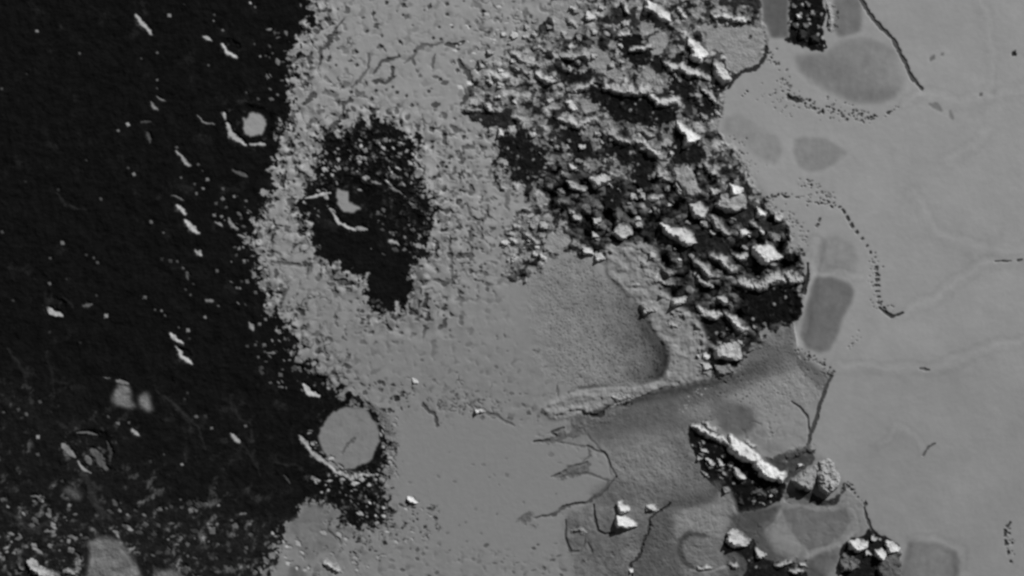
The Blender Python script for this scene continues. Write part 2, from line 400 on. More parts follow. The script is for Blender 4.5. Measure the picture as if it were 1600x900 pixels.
darkpoly([(1243, 755), (1265, 768), (1292, 782), (1312, 772), (1314, 745), (1322, 765), (1308, 788), (1292, 797), (1270, 785), (1240, 772)], 44, 2, .4, .1, warp=1, root='double', name='slope')  # shadow at the foot of the double peak, painted as dark tone
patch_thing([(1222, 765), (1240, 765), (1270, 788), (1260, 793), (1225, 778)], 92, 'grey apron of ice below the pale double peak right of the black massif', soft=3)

# ---- tone patches of the ice
C2 = lambda pts: TL(1180, 0, pts)
patch_thing(C2([(180, 262), (330, 245), (390, 200), (430, 182), (520, 180), (630, 215), (700, 290), (712, 380), (660, 450), (570, 490), (450, 482), (360, 436), (270, 396), (210, 340)]), 119,
            'largest grey kidney-shaped patch in the bright plain, below the blocky mountain', soft=4,
            grad=-12 * sstep(36, 0, np.abs(Y - (100 + .35 * (X - 1270)))) * sstep(1380, 1300, X) - 10 * sstep(130, 150, Y))
patch_thing(C2([(180, 655), (225, 640), (330, 655), (390, 690), (430, 720), (385, 760), (320, 800), (260, 810), (200, 785), (175, 720)]), 121, 'grey oval patch with a pointed right end, in the bright plain beside the belt', soft=2.5)
patch_thing([(1134, 182), (1150, 178), (1172, 190), (1190, 205), (1215, 212), (1222, 235), (1214, 260), (1195, 255), (1175, 240), (1150, 222), (1130, 205)], 127, 'faint grey elongated patch hugging the mountain edge, left of the pointed oval patch', soft=4)
C8 = lambda pts: TL(1180, 300, pts)
patch_thing(C8([(262, 280), (300, 225), (370, 205), (450, 240), (480, 310), (460, 390), (380, 390), (300, 370), (265, 330)]), 124, 'faint grey rounded patch directly above the long dark patch', soft=4)
patch_thing(C8([(280, 400), (350, 398), (440, 430), (465, 465), (455, 520), (410, 590), (385, 680), (340, 750), (300, 757), (240, 730), (205, 670), (220, 590), (250, 500), (264, 430)]), 98, 'long dark grey tongue-shaped patch right of the black mountain edge', soft=2.2)
patch_thing([(1119, 652), (1127, 638), (1150, 634), (1172, 640), (1182, 658), (1174, 674), (1152, 682), (1130, 674)], 88, 'small dark grey round patch just above the bright crest of the black massif', soft=2)
patch_thing([(1170, 682), (1200, 676), (1245, 680), (1262, 690), (1240, 702), (1200, 712), (1185, 700)], 112, 'pale grey wedge of ice between the bright crest and the crack', soft=3)
patch_thing([(1190, 822), (1220, 785), (1250, 788), (1310, 790), (1338, 800), (1340, 830), (1310, 858), (1265, 868), (1240, 876), (1210, 862)], 120, 'pale rimmed cell of ice around a grey patch below the black massif', 'ice_cell', 'ice cell', soft=1)
patch_thing([(1222, 798), (1250, 793), (1280, 800), (1305, 800), (1322, 796), (1328, 815), (1314, 838), (1290, 855), (1265, 860), (1248, 845), (1228, 820)], 100, 'grey rounded patch inside the pale rimmed cell of ice', soft=1.6)
patch_thing([(1260, 875), (1278, 866), (1312, 855), (1306, 885), (1290, 900), (1275, 905), (1264, 892)], 94, 'small dark grey patch between the black knot and the ice cell at the bottom edge', soft=2)
patch_thing([(1420, 843), (1445, 846), (1495, 862), (1502, 880), (1490, 930), (1400, 940), (1406, 890)], 112, 'grey angular patch right of the black knot at the bottom edge', soft=3, grad=-16 * sstep(1478, 1494, X) - 10 * sstep(1440, 1415, X))
patch_thing([(1110, 775), (1140, 760), (1150, 790), (1148, 806), (1140, 800), (1122, 786)], 108, 'smooth grey mound of ice left of the dark pool below the massif', soft=3)
patch_thing([(1158, 804), (1200, 797), (1222, 788), (1208, 815), (1190, 832), (1165, 828), (1152, 815)], 84, 'dark grey pool of ice directly below the black massif', soft=1.2)
for p, tn, sf in [([(1390, 90), (1500, 70), (1560, 110), (1540, 160), (1430, 160)], 141, 12), ([(1365, 250), (1420, 190), (1500, 200), (1540, 230), (1480, 260), (1380, 275)], 137, 16),
                  ([(1430, 320), (1490, 330), (1520, 370), (1600, 390), (1600, 300), (1500, 270)], 138, 14), ([(1350, 690), (1420, 660), (1450, 700), (1420, 770), (1340, 780)], 127, 16)]:
    paint(region(p, sf, 1), tn)
# pale, low swells between the cells of the plain
for pts, w, a in [([(1440, 148), (1500, 158), (1560, 150), (1640, 130)], 6, 5), ([(1545, 150), (1550, 60), (1530, 0)], 5, 5), ([(1425, 300), (1460, 360), (1520, 385), (1600, 392)], 7, 6), ([(1410, 492), (1455, 470), (1500, 435), (1545, 408), (1620, 404)], 6, 7),
                  ([(1310, 572), (1400, 576), (1450, 578), (1500, 560), (1560, 538), (1640, 530)], 6, 7), ([(1245, 545), (1247, 520), (1256, 490), (1262, 455), (1264, 425), (1275, 380)], 7, 12), ([(1265, 425), (1340, 430)], 4, 8),
                  ([(1376, 695), (1400, 670), (1432, 680), (1440, 705)], 4, 6), ([(1330, 800), (1340, 830), (1300, 860), (1262, 870)], 5, 12), ([(1196, 818), (1212, 800), (1224, 786)], 5, 14), ([(1425, 842), (1470, 848), (1500, 860), (1503, 885)], 5, 8),
                  ([(1140, 790), (1152, 805), (1146, 826)], 4, 16), ([(1408, 163), (1440, 150)], 4, 6), ([(1480, 255), (1520, 230), (1545, 205)], 6, 5)]:
    sl = window(pts, 70); d = nearest(X[sl] + 13 * w1[sl], Y[sl] + 13 * w2[sl], pts)[0]
    T[sl] += a * 1.0 * sstep(w * 1.0, 0, d) * (.6 + .9 * n_mid[sl]) - a * .55 * sstep(w * 1.0, 0, np.abs(d - w * 1.9)) - a * .35 * sstep(50, 8, d) * sstep(-.1, .35, n_mid[sl]); H[sl] += (.5 if a > 10 else .12) * sstep(w * 1.6, 0, d)  # pale crest and dark side shading of each swell put into the tone
sl = window([(1400, 400), (1700, 700)], 500)
T += m_ice * (REG == 5) * (2.2 * fbm(X, Y, 6, 150, 3, .7) + 6.5 * fbm(X, Y, 70, 155, 5, .62) + 3 * n_14 * sstep(0, .3, fbm(X, Y, 90, 158, 2)) + 3 * n_mid * sstep(-.1, .4, n_big))
H += m_ice * (.35 * fbm(X, Y, 34, 156, 4, .6))

# ---- circular basin and dark banks of the low grey ground
def tone_area(poly, tone, soft, amt=1.0, grain=8):
    paint(region(poly, soft, 1) * amt, tone + grain * n_14 + 3 * n_fine)
tone_area([(905, 668), (960, 650), (1050, 625), (1150, 600), (1240, 570), (1250, 600), (1180, 625), (1120, 640), (1075, 662), (1000, 672), (930, 690)], 84, 8, .9, 14)
tone_area([(925, 765), (950, 755), (1010, 752), (1070, 745), (1105, 750), (1118, 768), (1095, 785), (1045, 790), (1000, 782), (930, 790)], 92, 7, .85)
tone_area([(1045, 790), (1062, 800), (1066, 830), (1056, 860), (1070, 895), (1060, 960), (985, 960), (986, 900), (1002, 862), (1012, 835), (1022, 806)], 84, 4, .95, 14)
tone_area([(1062, 797), (1095, 788), (1120, 785), (1146, 806), (1146, 830), (1130, 842), (1105, 836), (1075, 832), (1060, 845), (1050, 825)], 119, 4, .95)
tone_area([(1070, 842), (1100, 838), (1130, 846), (1140, 858), (1128, 880), (1090, 888), (1070, 872), (1063, 856)], 104, 4, .95)
tone_area([(1118, 768), (1135, 765), (1152, 790), (1148, 806), (1128, 790)], 112, 3, .9)
for pts, w, tn, sf, am in [([(1190, 575), (1150, 592), (1060, 612), (1000, 624), (960, 636), (925, 652), (905, 664)], 18, 52, 8, .95), ([(1200, 560), (1150, 610), (1070, 635), (1000, 650), (940, 668)], 44, 86, 20, .75), ([(1040, 790), (1075, 787), (1105, 780), (1118, 768), (1125, 752)], 16, 76, 6, .8),
                           ([(1033, 520), (1040, 550), (1040, 575), (1028, 594)], 9, 40, 3, .95), ([(1000, 487), (1015, 510), (1033, 540)], 7, 60, 5, .7), ([(1028, 595), (990, 604), (930, 604), (905, 607)], 5, 62, 3, .8),
                           ([(1100, 838), (1078, 834), (1064, 845), (1061, 862), (1068, 878), (1080, 888)], 9, 62, 4, .9), ([(1080, 890), (1110, 893), (1135, 884)], 4, 136, 2, .7), ([(1146, 790), (1154, 806), (1150, 826)], 4, 138, 1.5, .7), ([(1128, 796), (1150, 820)], 3, 92, 3, .3), ([(1125, 805), (1148, 812), (1152, 825), (1138, 840)], 5, 70, 4, .6),
                           ([(1120, 560), (1190, 545), (1240, 560), (1290, 590)], 14, 92, 10, .6), ([(1065, 640), (1110, 630), (1180, 600)], 30, 96, 14, .6), ([(880, 590), (850, 560)], 10, 110, 6, .4)]:
    stroke(pts, w, tn, 'pit', 1.0, sf, amt=am, taper=.2)
stroke([(1045, 788), (1022, 805), (1012, 835), (1002, 862), (990, 880), (985, 902)], 4.5, 40, 'pit', 3, 1.6, wob=10, label='dark crooked scarp bounding the round basin at the bottom edge', name='scarp', cat='scarp')
stroke([(916, 697), (930, 703), (947, 710), (953, 725), (962, 745)], 3.6, 76, 'pit', 1.4, 1.6, wob=7, label='thin dark crack curving down between the smooth plain and the stippled ground', name='crack', cat='crack')
stroke([(962, 745), (945, 768), (925, 782), (900, 790), (860, 803), (835, 812)], 4, 66, 'pit', 1.6, 1.5, wob=8, label='dark crooked edge of the smooth plain, left above two bright knobs', name='crack', cat='crack')
stroke([(835, 690), (860, 688), (872, 682), (862, 675), (880, 668)], 5, 70, 'pit', 1.6, 1.1, wob=3, label='dark spike pointing left into the smooth grey plain', name='crack', cat='crack')
stroke([(862, 745), (885, 737), (905, 728), (918, 722)], 4, 76, 'pit', 1.4, 1.1, wob=3, label='second dark spike pointing left into the plain, below the first', name='crack', cat='crack')
stroke([(928, 788), (929, 808), (935, 828), (945, 835), (960, 832)], 3.5, 48, 'pit', 2, .9, wob=2, label='dark hook-shaped crack left of the two bright knobs', name='crack', cat='crack')
stroke([(885, 812), (884, 840), (890, 862), (905, 862), (912, 850), (915, 835)], 3.5, 54, 'pit', 1.6, 1, wob=3)
stroke([(918, 848), (925, 862), (918, 875)], 6, 50, 'pit', 1.5, 1.5, wob=3)
stroke([(870, 650), (905, 645), (935, 652), (950, 640), (985, 632)], 8, 48, 'pit', 2.5, 2.5, wob=4, amt=.85)

for q in [[(833, 690), (860, 687), (873, 680), (895, 668), (915, 652), (938, 650), (940, 660), (922, 670), (912, 682), (880, 692), (850, 692)], [(864, 745), (890, 735), (918, 722), (926, 730), (905, 741), (885, 745)], [(806, 812), (830, 805), (840, 822), (826, 824), (815, 818)],
          [(905, 645), (930, 650), (955, 640), (990, 628), (985, 640), (955, 655), (930, 668), (905, 672), (895, 660)]]:
    darkpoly(q, 88, 3.5, 1.2, .05, warp=2)
paint(region([(950, 690), (1000, 680), (1065, 700), (1078, 740), (1040, 760), (985, 755), (962, 730)], 12, 2) * .55, 122)
paint(region([(1125, 625), (1190, 592), (1240, 575), (1298, 592), (1282, 620), (1268, 690), (1262, 702), (1235, 704), (1200, 690), (1188, 660), (1178, 636)], 5, 1) * .95 * (1 - m_ice), 127 + 3 * n_mid)
paint(region([(1060, 640), (1110, 628), (1115, 650), (1080, 660)], 6, 2) * .7, 122)
paint(region([(1050, 805), (1075, 795), (1105, 800), (1128, 800), (1145, 812), (1140, 830), (1100, 828), (1070, 826)], 4, 2) * .7, 120)
for q, tn, sf in [([(1146, 800), (1225, 788), (1190, 822), (1212, 862), (1262, 878), (1300, 905), (1140, 905), (1130, 850)], 70, 4), ([(1016, 812), (1040, 800), (1050, 830), (1030, 870), (1010, 905), (988, 905), (1002, 866)], 80, 5),
                 ([(1175, 705), (1192, 716), (1206, 728), (1190, 730)], 90, 3), ([(1245, 545), (1262, 565), (1298, 590), (1284, 612), (1262, 590), (1246, 570)], 92, 3), ([(885, 812), (915, 812), (950, 840), (940, 880), (900, 880), (885, 850)], 92, 6)]:
    paint(region(q, sf, 1) * .9, tn + 10 * n_14)
for q, w_, tn in [([(835, 690), (868, 690), (880, 694), (917, 697), (921, 712), (905, 727), (868, 744)], 3.4, 84), ([(868, 745), (905, 741), (935, 743), (950, 752), (944, 764), (920, 783), (880, 794), (850, 805)], 3.4, 80), ([(905, 664), (925, 690), (948, 712), (955, 740)], 3, 84),
                  ([(1240, 505), (1246, 545), (1250, 562)], 3, 150), ([(1040, 604), (1010, 612), (985, 624), (950, 640)], 3, 150)]:
    stroke(q, w_, tn, 'pit' if tn < 120 else 'ridge', .9, 1.5, wob=6, amt=.85)
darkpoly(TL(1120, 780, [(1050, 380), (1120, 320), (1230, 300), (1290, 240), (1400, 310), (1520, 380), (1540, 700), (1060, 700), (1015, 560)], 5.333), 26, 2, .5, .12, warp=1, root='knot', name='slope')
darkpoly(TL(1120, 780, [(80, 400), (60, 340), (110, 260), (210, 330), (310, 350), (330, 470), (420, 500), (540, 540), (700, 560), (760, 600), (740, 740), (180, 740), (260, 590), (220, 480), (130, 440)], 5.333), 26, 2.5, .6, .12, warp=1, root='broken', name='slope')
# lumpy pale tongue along the south side of the belt
tongue = [(943, 384), (1000, 378), (1030, 395), (1020, 430), (1040, 455), (1060, 480), (1090, 495), (1105, 530), (1100, 560), (1108, 590), (1060, 606), (1038, 604), (1015, 613), (990, 622), (960, 632), (930, 642), (895, 652), (862, 654),
          (840, 640), (860, 628), (900, 614), (950, 604), (1010, 600), (1038, 590), (1045, 565), (1038, 538), (1020, 515), (1003, 484), (975, 455), (950, 430)]
mt = region(tongue, 2, 1)
paint(mt, 123 + 26 * fbm(X, Y, 15, 160, 4, .6))
H += mt * (2.4 + 3.2 * fbm(X, Y, 16, 160, 4, .6))
REG[mt > .5] = thing('ice_tongue', 'pale lumpy tongue of ice curving below the dark mountains to the left', 'ice tongue')

q = region([(490, 205), (640, 190), (680, 300), (690, 380), (640, 400), (600, 300), (560, 280), (480, 295)], 10, 2) * (m_dark > .4)
v = fbm(X, Y, 14, 310, 4, .7)
T += q * 88 * sstep(.02, .5, v) * (.6 + .8 * sstep(-.2, .4, n_fine)); H += q * 3.4 * v
q = region([(470, 742), (600, 742), (606, 822), (540, 822), (500, 790)], 8, 2) * (m_dark > .4)
T += q * 75 * sstep(.08, .5, v); H += q * 2.0 * v
# ---- craters
def crater(cx, cy, rx, ry, depth, label, floor=None, floor_tone=None, floor_poly=None, rim=.12):
    depth = depth * .42
    pts = [(cx - rx, cy - ry), (cx + rx, cy + ry)]
    sl = window(pts, max(rx, ry) * .6)
    x = X[sl] + 9 * w1[sl] + 2 * n_14[sl]; y = Y[sl] + 9 * w2[sl] + 2 * n_fine[sl]
    r = np.hypot((x - cx) / rx, (y - cy) / ry)
    H[sl] += -depth * sstep(1.02, .66, r) + depth * rim * sstep(1.35, 1.02, r) * sstep(.85, 1.0, r)
    T[sl] = T[sl] + (T[sl] < 60) * 26 * sstep(.1, .5, fbm(X[sl], Y[sl], 11, 320, 4, .7)) * sstep(1.3, 1.0, r)
    wall = thing('crater', label, 'crater', None, 'wall')
    rg = REG[sl]; rg[r < 1.08] = wall
    if floor_poly:
        f = inside(x, y, floor_poly)
    elif floor: f = np.hypot((x + 5 * n_mid[sl] - floor[0]) / floor[2], (y + 5 * n_14[sl] - floor[1]) / floor[3]) < 1
    else: f = None
    if f is not None:
        fm = blur(f.astype(float), 1.4, 1)
        T[sl] = T[sl] + (floor_tone + 3 * n_mid[sl] - 8 * sstep(.2, .5, n_14[sl]) - T[sl]) * fm
        H[sl] = H[sl] * (1 - .75 * fm) + .75 * fm * float(H[sl][f].mean())
        rg[fm > .5] = thing('floor', None, None, None, wall)
    REG[sl] = rg
    return wall
crater(549, 684, 66, 64, 9, 'largest crater, with a smooth round grey floor, at the edge of the black upland', floor=(546, 684, 47, 49), floor_tone=117)
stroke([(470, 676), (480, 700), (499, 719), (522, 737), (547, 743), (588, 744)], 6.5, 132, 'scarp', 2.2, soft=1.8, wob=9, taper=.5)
crumbs_later = [(472, 672), (490, 705), (520, 736), (560, 750), (600, 748), (600, 730), (560, 736), (520, 722), (495, 695), (482, 670)]
stroke([(507, 722), (530, 733), (560, 740)], 6, 90, 'pit', .5, 2.5, wob=7)
crater(391, 197, 42, 36, 6, 'small crater in the black upland with a round pale knob of ice on its floor', floor=(397, 193, 19, 19), floor_tone=138)
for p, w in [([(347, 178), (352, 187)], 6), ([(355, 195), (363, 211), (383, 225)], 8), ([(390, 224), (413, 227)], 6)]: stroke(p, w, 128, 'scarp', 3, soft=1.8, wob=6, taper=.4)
crater(538, 318, 52, 44, 7, 'crater filled with an hourglass shaped pale floor inside the black blotch', floor_poly=[(525, 295), (543, 296), (546, 313), (561, 322), (563, 329), (552, 333), (538, 330), (529, 318)], floor_tone=132)
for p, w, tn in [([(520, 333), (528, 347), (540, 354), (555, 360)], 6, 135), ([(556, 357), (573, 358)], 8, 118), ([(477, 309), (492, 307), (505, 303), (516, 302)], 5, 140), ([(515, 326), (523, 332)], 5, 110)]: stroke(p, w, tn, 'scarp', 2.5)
crater(137, 704, 40, 36, 7, 'dark crater in the lower left with streaks of grey frost across its floor')
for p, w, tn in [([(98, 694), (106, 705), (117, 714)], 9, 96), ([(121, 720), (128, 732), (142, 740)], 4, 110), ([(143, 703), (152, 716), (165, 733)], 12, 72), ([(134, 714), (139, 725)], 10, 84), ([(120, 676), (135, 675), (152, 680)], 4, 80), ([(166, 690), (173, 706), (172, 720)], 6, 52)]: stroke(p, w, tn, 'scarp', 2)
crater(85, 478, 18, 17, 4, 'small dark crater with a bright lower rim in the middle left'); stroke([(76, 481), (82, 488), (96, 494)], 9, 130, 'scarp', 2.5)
crater(283, 556, 18, 14, 4, 'small crater with a bright crescent on its lower left, above the grey blobs')
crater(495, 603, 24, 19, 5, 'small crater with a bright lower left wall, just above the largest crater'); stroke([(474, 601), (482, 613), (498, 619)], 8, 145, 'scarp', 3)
crater(361, 74, 17, 14, 4, 'small black crater with a bright crescent, right of two frost spots near the top')

# ---- frost on sun-facing slopes of the dark upland
A = lambda pts: TL(0, 0, pts); E = lambda pts: TL(0, 300, pts); G = lambda pts: TL(0, 600, pts)
named = [(A([(645, 75), (672, 118), (703, 152)]), 10, 150, 'longest bright slanting frost streak near the top of the black upland'),
         (A([(950, 170), (985, 192)]), 9, 150, 'short bright frost streak left of the crescent near the top'),
         (A([(1045, 212), (1065, 245), (1112, 268)]), 8, 158, 'bright frost crescent on the wall of the small black crater near the top'),
         (A([(920, 540), (945, 565), (1008, 580)]), 4, 110, 'thin frost thread left of the crater with the pale knob'),
         (A([(825, 710), (855, 735), (895, 772)]), 7, 135, 'slanting frost streak below left of the knobbed crater'),
         (A([(708, 485), (738, 515)]), 5, 115, 'short dull frost streak, lower of a pair in the black upland'),
         (A([(735, 452), (772, 470)]), 5, 105, 'short dull frost streak, upper of a pair in the black upland'),
         (A([(685, 620), (695, 670)]), 6, 70, 'dim upright frost streak in the black upland'),
         (A([(662, 572), (708, 568)]), 6, 60, 'dim level frost streak in the black upland'),
         (A([(1100, 800), (1150, 828)]), 8, 72, 'dull ragged frost patch below the knobbed crater'),
         (E([(828, 70), (870, 108)]), 10, 155, 'upper bright blob of a pair of frost streaks in line'),
         (E([(868, 138), (918, 188)]), 11, 160, 'lower and longer blob of a pair of frost streaks in line'),
         (E([(805, 20), (855, 36)]), 4, 85, 'thin dull frost thread just above the paired streaks'),
         (E([(920, 275), (945, 295)]), 8, 140, 'small bright frost spot below the paired streaks'),
         (E([(1010, 135), (1040, 160)]), 6, 125, 'small frost streak right of the paired streaks'),
         (E([(1075, 128), (1090, 165), (1110, 172)]), 6, 110, 'bent frost streak close to the edge of the grey upland'),
         (E([(1112, 200), (1150, 218)]), 7, 115, 'dull frost smear touching the edge of the grey upland'),
         (E([(880, 380), (886, 412)]), 7, 80, 'dim upright frost streak below the small bright spot'),
         (E([(805, 660), (822, 695), (848, 708)]), 10, 155, 'bright frost crescent on the small crater, upper of two stacked crescents'),
         (E([(820, 732), (845, 775), (897, 803)]), 9, 158, 'bright curved frost streak, lower of two stacked crescents'),
         (E([(548, 882), (605, 900)]), 10, 100, 'dull frost smear directly above the ragged grey blob'),
         (E([(485, 862), (520, 870)]), 4, 95, 'thin frost thread left of the dull smear'),
         (E([(1172, 610), (1190, 640)]), 7, 120, 'bright fleck of frost where the upland darkens'),
         (E([(965, 512), (995, 507)]), 7, 105, 'level fleck of frost in the middle of the black upland'),
         (E([(390, 530), (425, 528)]), 7, 85, 'dim level frost fleck right of the small bright rimmed crater'),
         (G([(625, 215), (640, 232), (655, 240)]), 8, 130, 'bright frost fleck below the grey blobs'),
         (G([(1078, 230), (1125, 272)]), 7, 140, 'bright slanting frost needle in the lower upland'),
         (G([(575, 668), (615, 690)]), 8, 120, 'bright slanting fleck above the smooth grey patch at the bottom'),
         (G([(530, 690), (560, 715)]), 6, 110, 'duller slanting fleck above the smooth grey patch at the bottom'),
         (G([(160, 780), (195, 798)]), 7, 110, 'slanting grey fleck above the bright hills in the bottom left corner'),
         (TL(400, 300, [(625, 228), (660, 243)]), 8, 140, 'bright frost fleck inside the black blotch, right of its crater'),
         (TL(400, 0, [(610, 845), (665, 885)]), 5, 110, 'long thin frost streak inside the black blotch, upper of two'),
         (TL(400, 0, [(630, 872), (690, 905)]), 5, 95, 'long thin frost streak inside the black blotch, lower of two'),
         (TL(400, 0, [(545, 858), (580, 855)]), 6, 115, 'level frost fleck inside the black blotch'),
         (TL(400, 600, [(130, 425), (160, 465)]), 5, 60, 'dim frost streak left below the largest crater')]
for p, w, tn, lb in named:
    stroke(p, w * 1.25, tn * .55, 'ridge', 0, 3, wob=5, amt=.55)
    stroke(p, w * .78, tn * .92, 'scarp', 2.0, soft=1.7, wob=6, label=lb, name='frost_streak', cat='frost streak')
for p, tn, lb in [(G([(540, 20), (560, -5), (600, 0), (615, 35), (620, 80), (640, 105), (610, 120), (540, 100), (520, 75)]), 104, 'ragged grey blob of ice in the lower black upland, left of a rounder one'),
                  (G([(650, 60), (680, 35), (708, 60), (705, 85), (722, 120), (690, 132), (655, 105)]), 106, 'rounder grey blob of ice in the lower black upland'),
                  (G([(292, 498), (330, 482), (382, 520), (375, 545), (330, 530)]), 84, 'small wedge-shaped grey patch below the streaky dark crater'),
                  (G([(415, 735), (470, 715), (560, 722), (605, 790), (640, 850), (700, 1000), (380, 1000), (420, 830)]), 104, 'smooth grey patch at the bottom edge, wedge shaped, in the black upland'),
                  (G([(730, 880), (800, 862), (870, 890), (860, 960), (740, 960)]), 96, 'low grey patch cut by the bottom edge, right of the wedge shaped one'),
                  (TL(400, 600, [(215, 600), (225, 548), (300, 575), (380, 590), (395, 600), (350, 650), (350, 690), (420, 665), (480, 690), (520, 700), (400, 730), (360, 790), (290, 800), (250, 845), (190, 780), (150, 660)]), 106, 'grey patch with a cracked surface, below left of the largest crater'),
                  (TL(400, 600, [(150, 860), (200, 855), (240, 900), (200, 960), (150, 940)]), 92, 'small pale patch at the bottom edge beside a black notch')]:
    patch_thing(p, tn, lb, 'grey_patch', 'grey patch', soft=2.2, warp=1, mott=8)

dots = [('A', 170, 145, 6, 95), ('A', 370, 247, 6, 60), ('A', 790, 70, 7, 100), ('A', 1000, 95, 5, 95), ('A', 1000, 70, 5, 60), ('A', 1042, 142, 6, 80), ('A', 735, 245, 5, 65), ('A', 660, 272, 5, 60), ('A', 733, 375, 6, 75), ('A', 735, 412, 4, 50),
        ('A', 596, 582, 9, 120), ('A', 552, 612, 7, 80), ('A', 625, 815, 7, 95), ('A', 600, 785, 6, 45), ('A', 845, 830, 6, 75), ('A', 968, 838, 7, 90), ('A', 908, 860, 6, 60), ('A', 950, 882, 6, 90), ('A', 1045, 882, 6, 60),
        ('A', 1170, 10, 6, 130), ('A', 1192, 30, 5, 80), ('A', 1220, 262, 6, 90), ('A', 1153, 432, 6, 75), ('A', 1210, 460, 6, 55), ('A', 975, 303, 6, 60), ('A', 1232, 888, 6, 100), ('A', 400, 750, 5, 45), ('A', 122, 345, 7, 36), ('A', 825, 690, 6, 60),
        ('A', 925, 770, 6, 60), ('A', 945, 800, 5, 50), ('A', 1192, 203, 4, 60), ('A', 5, 415, 5, 55), ('A', 860, 18, 7, 40), ('A', 270, 885, 7, 40), ('A', 115, 850, 6, 34),
        ('E', 998, 105, 7, 95), ('E', 1095, 20, 7, 90), ('E', 1008, 50, 6, 60), ('E', 1060, 70, 6, 60), ('E', 1015, 367, 7, 65), ('E', 860, 355, 6, 60), ('E', 830, 325, 7, 60), ('E', 797, 322, 7, 50), ('E', 755, 312, 8, 38), ('E', 905, 430, 5, 50),
        ('E', 868, 455, 6, 50), ('E', 890, 480, 5, 65), ('E', 705, 137, 8, 70), ('E', 765, 190, 7, 65), ('E', 1020, 533, 5, 65), ('E', 958, 585, 8, 95), ('E', 876, 645, 8, 100), ('E', 835, 632, 5, 60), ('E', 680, 492, 8, 70), ('E', 725, 550, 5, 70),
        ('E', 753, 556, 5, 95), ('E', 770, 576, 5, 60), ('E', 290, 235, 8, 85), ('E', 232, 308, 7, 65), ('E', 403, 292, 6, 50), ('E', 435, 305, 6, 58), ('E', 455, 328, 6, 60), ('E', 228, 430, 7, 80), ('E', 495, 580, 9, 110), ('E', 450, 485, 5, 45),
        ('E', 310, 408, 5, 42), ('E', 470, 30, 7, 55), ('E', 5, 188, 7, 65), ('E', 60, 505, 6, 42), ('E', 1106, 447, 6, 85), ('E', 1195, 470, 6, 70), ('E', 1215, 618, 6, 90), ('E', 1240, 595, 6, 90), ('E', 1236, 716, 8, 75), ('E', 1197, 712, 6, 65),
        ('E', 1158, 722, 8, 50), ('E', 1225, 822, 8, 55), ('E', 375, 705, 6, 32), ('E', 228, 655, 6, 36), ('E', 885, 685, 6, 38), ('E', 918, 5, 6, 80), ('E', 1130, 120, 6, 50), ('E', 1140, 325, 9, 60), ('E', 1105, 295, 7, 50), ('E', 1130, 415, 7, 45),
        ('G', 175, 247, 7, 110), ('G', 175, 330, 9, 60), ('G', 548, 182, 7, 85), ('G', 600, 182, 6, 70), ('G', 505, 150, 6, 50), ('G', 765, 328, 5, 55), ('G', 700, 362, 8, 44), ('G', 850, 378, 6, 110), ('G', 1148, 196, 6, 75), ('G', 915, 150, 7, 70),
        ('G', 992, 205, 6, 75), ('G', 960, 148, 7, 40), ('G', 845, 542, 6, 70), ('G', 195, 547, 7, 105), ('G', 630, 588, 7, 52), ('G', 1005, 488, 6, 40), ('G', 905, 550, 6, 40), ('G', 185, 85, 8, 65), ('G', 15, 130, 9, 60), ('G', 85, 120, 9, 55),
        ('G', 120, 140, 7, 60), ('G', 745, 585, 10, 60), ('G', 800, 572, 8, 48), ('G', 240, 130, 7, 32), ('G', 865, 70, 6, 42), ('G', 880, 40, 6, 36), ('G', 1170, 705, 7, 70), ('G', 875, 805, 7, 70), ('G', 320, 585, 10, 50), ('G', 120, 600, 8, 55),
        ('G', 20, 540, 10, 55), ('G', 1150, 765, 7, 70), ('G', 1215, 865, 10, 80), ('G', 360, 820, 9, 85), ('G', 10, 815, 9, 80), ('G', 290, 455, 8, 50)]
for s, a, b, w, tn in dots:
    oy = {'A': 0, 'E': 300, 'G': 600}[s]
    p = (a / 3, oy + b / 3)
    stroke([p, (p[0] + rnd.uniform(1, 2.5), p[1] + rnd.uniform(.3, 2))], w * .95, tn * 1.1, 'scarp', 1.2, soft=1.0,
           label='small lone speck of dull frost scattered on the black upland' if w >= 6 and tn >= 80 else None, name='frost_speck', cat='frost speck', group='frost specks scattered on the black upland')
# faint pale ridges crossing the dark ground
for pts, w, tn in [(E([(265, 0), (305, 50), (345, 68), (405, 85)]), 5, 36), (G([(730, 30), (800, 90), (870, 150), (930, 210), (960, 300)]), 5, 38), (G([(380, 430), (430, 470), (440, 560), (520, 640)]), 14, 46), (G([(1095, 100), (1125, 165), (1180, 200)]), 5, 34),
                   (G([(1140, 280), (1190, 370), (1220, 430)]), 6, 34), (G([(1180, 220), (1170, 300)]), 5, 38), (E([(35, 740), (60, 770), (110, 850), (120, 890)]), 7, 32), (E([(225, 790), (240, 880), (300, 900)]), 7, 32), (E([(210, 470), (230, 540)]), 5, 32),
                   (E([(290, 490), (340, 540)]), 7, 34), (G([(230, 640), (160, 690), (60, 620), (20, 600)]), 8, 44), (TL(400, 600, [(100, 370), (180, 380), (230, 420)]), 5, 32)]:
    stroke(pts, w, tn, 'ridge', .8, 2, wob=5, amt=.75)

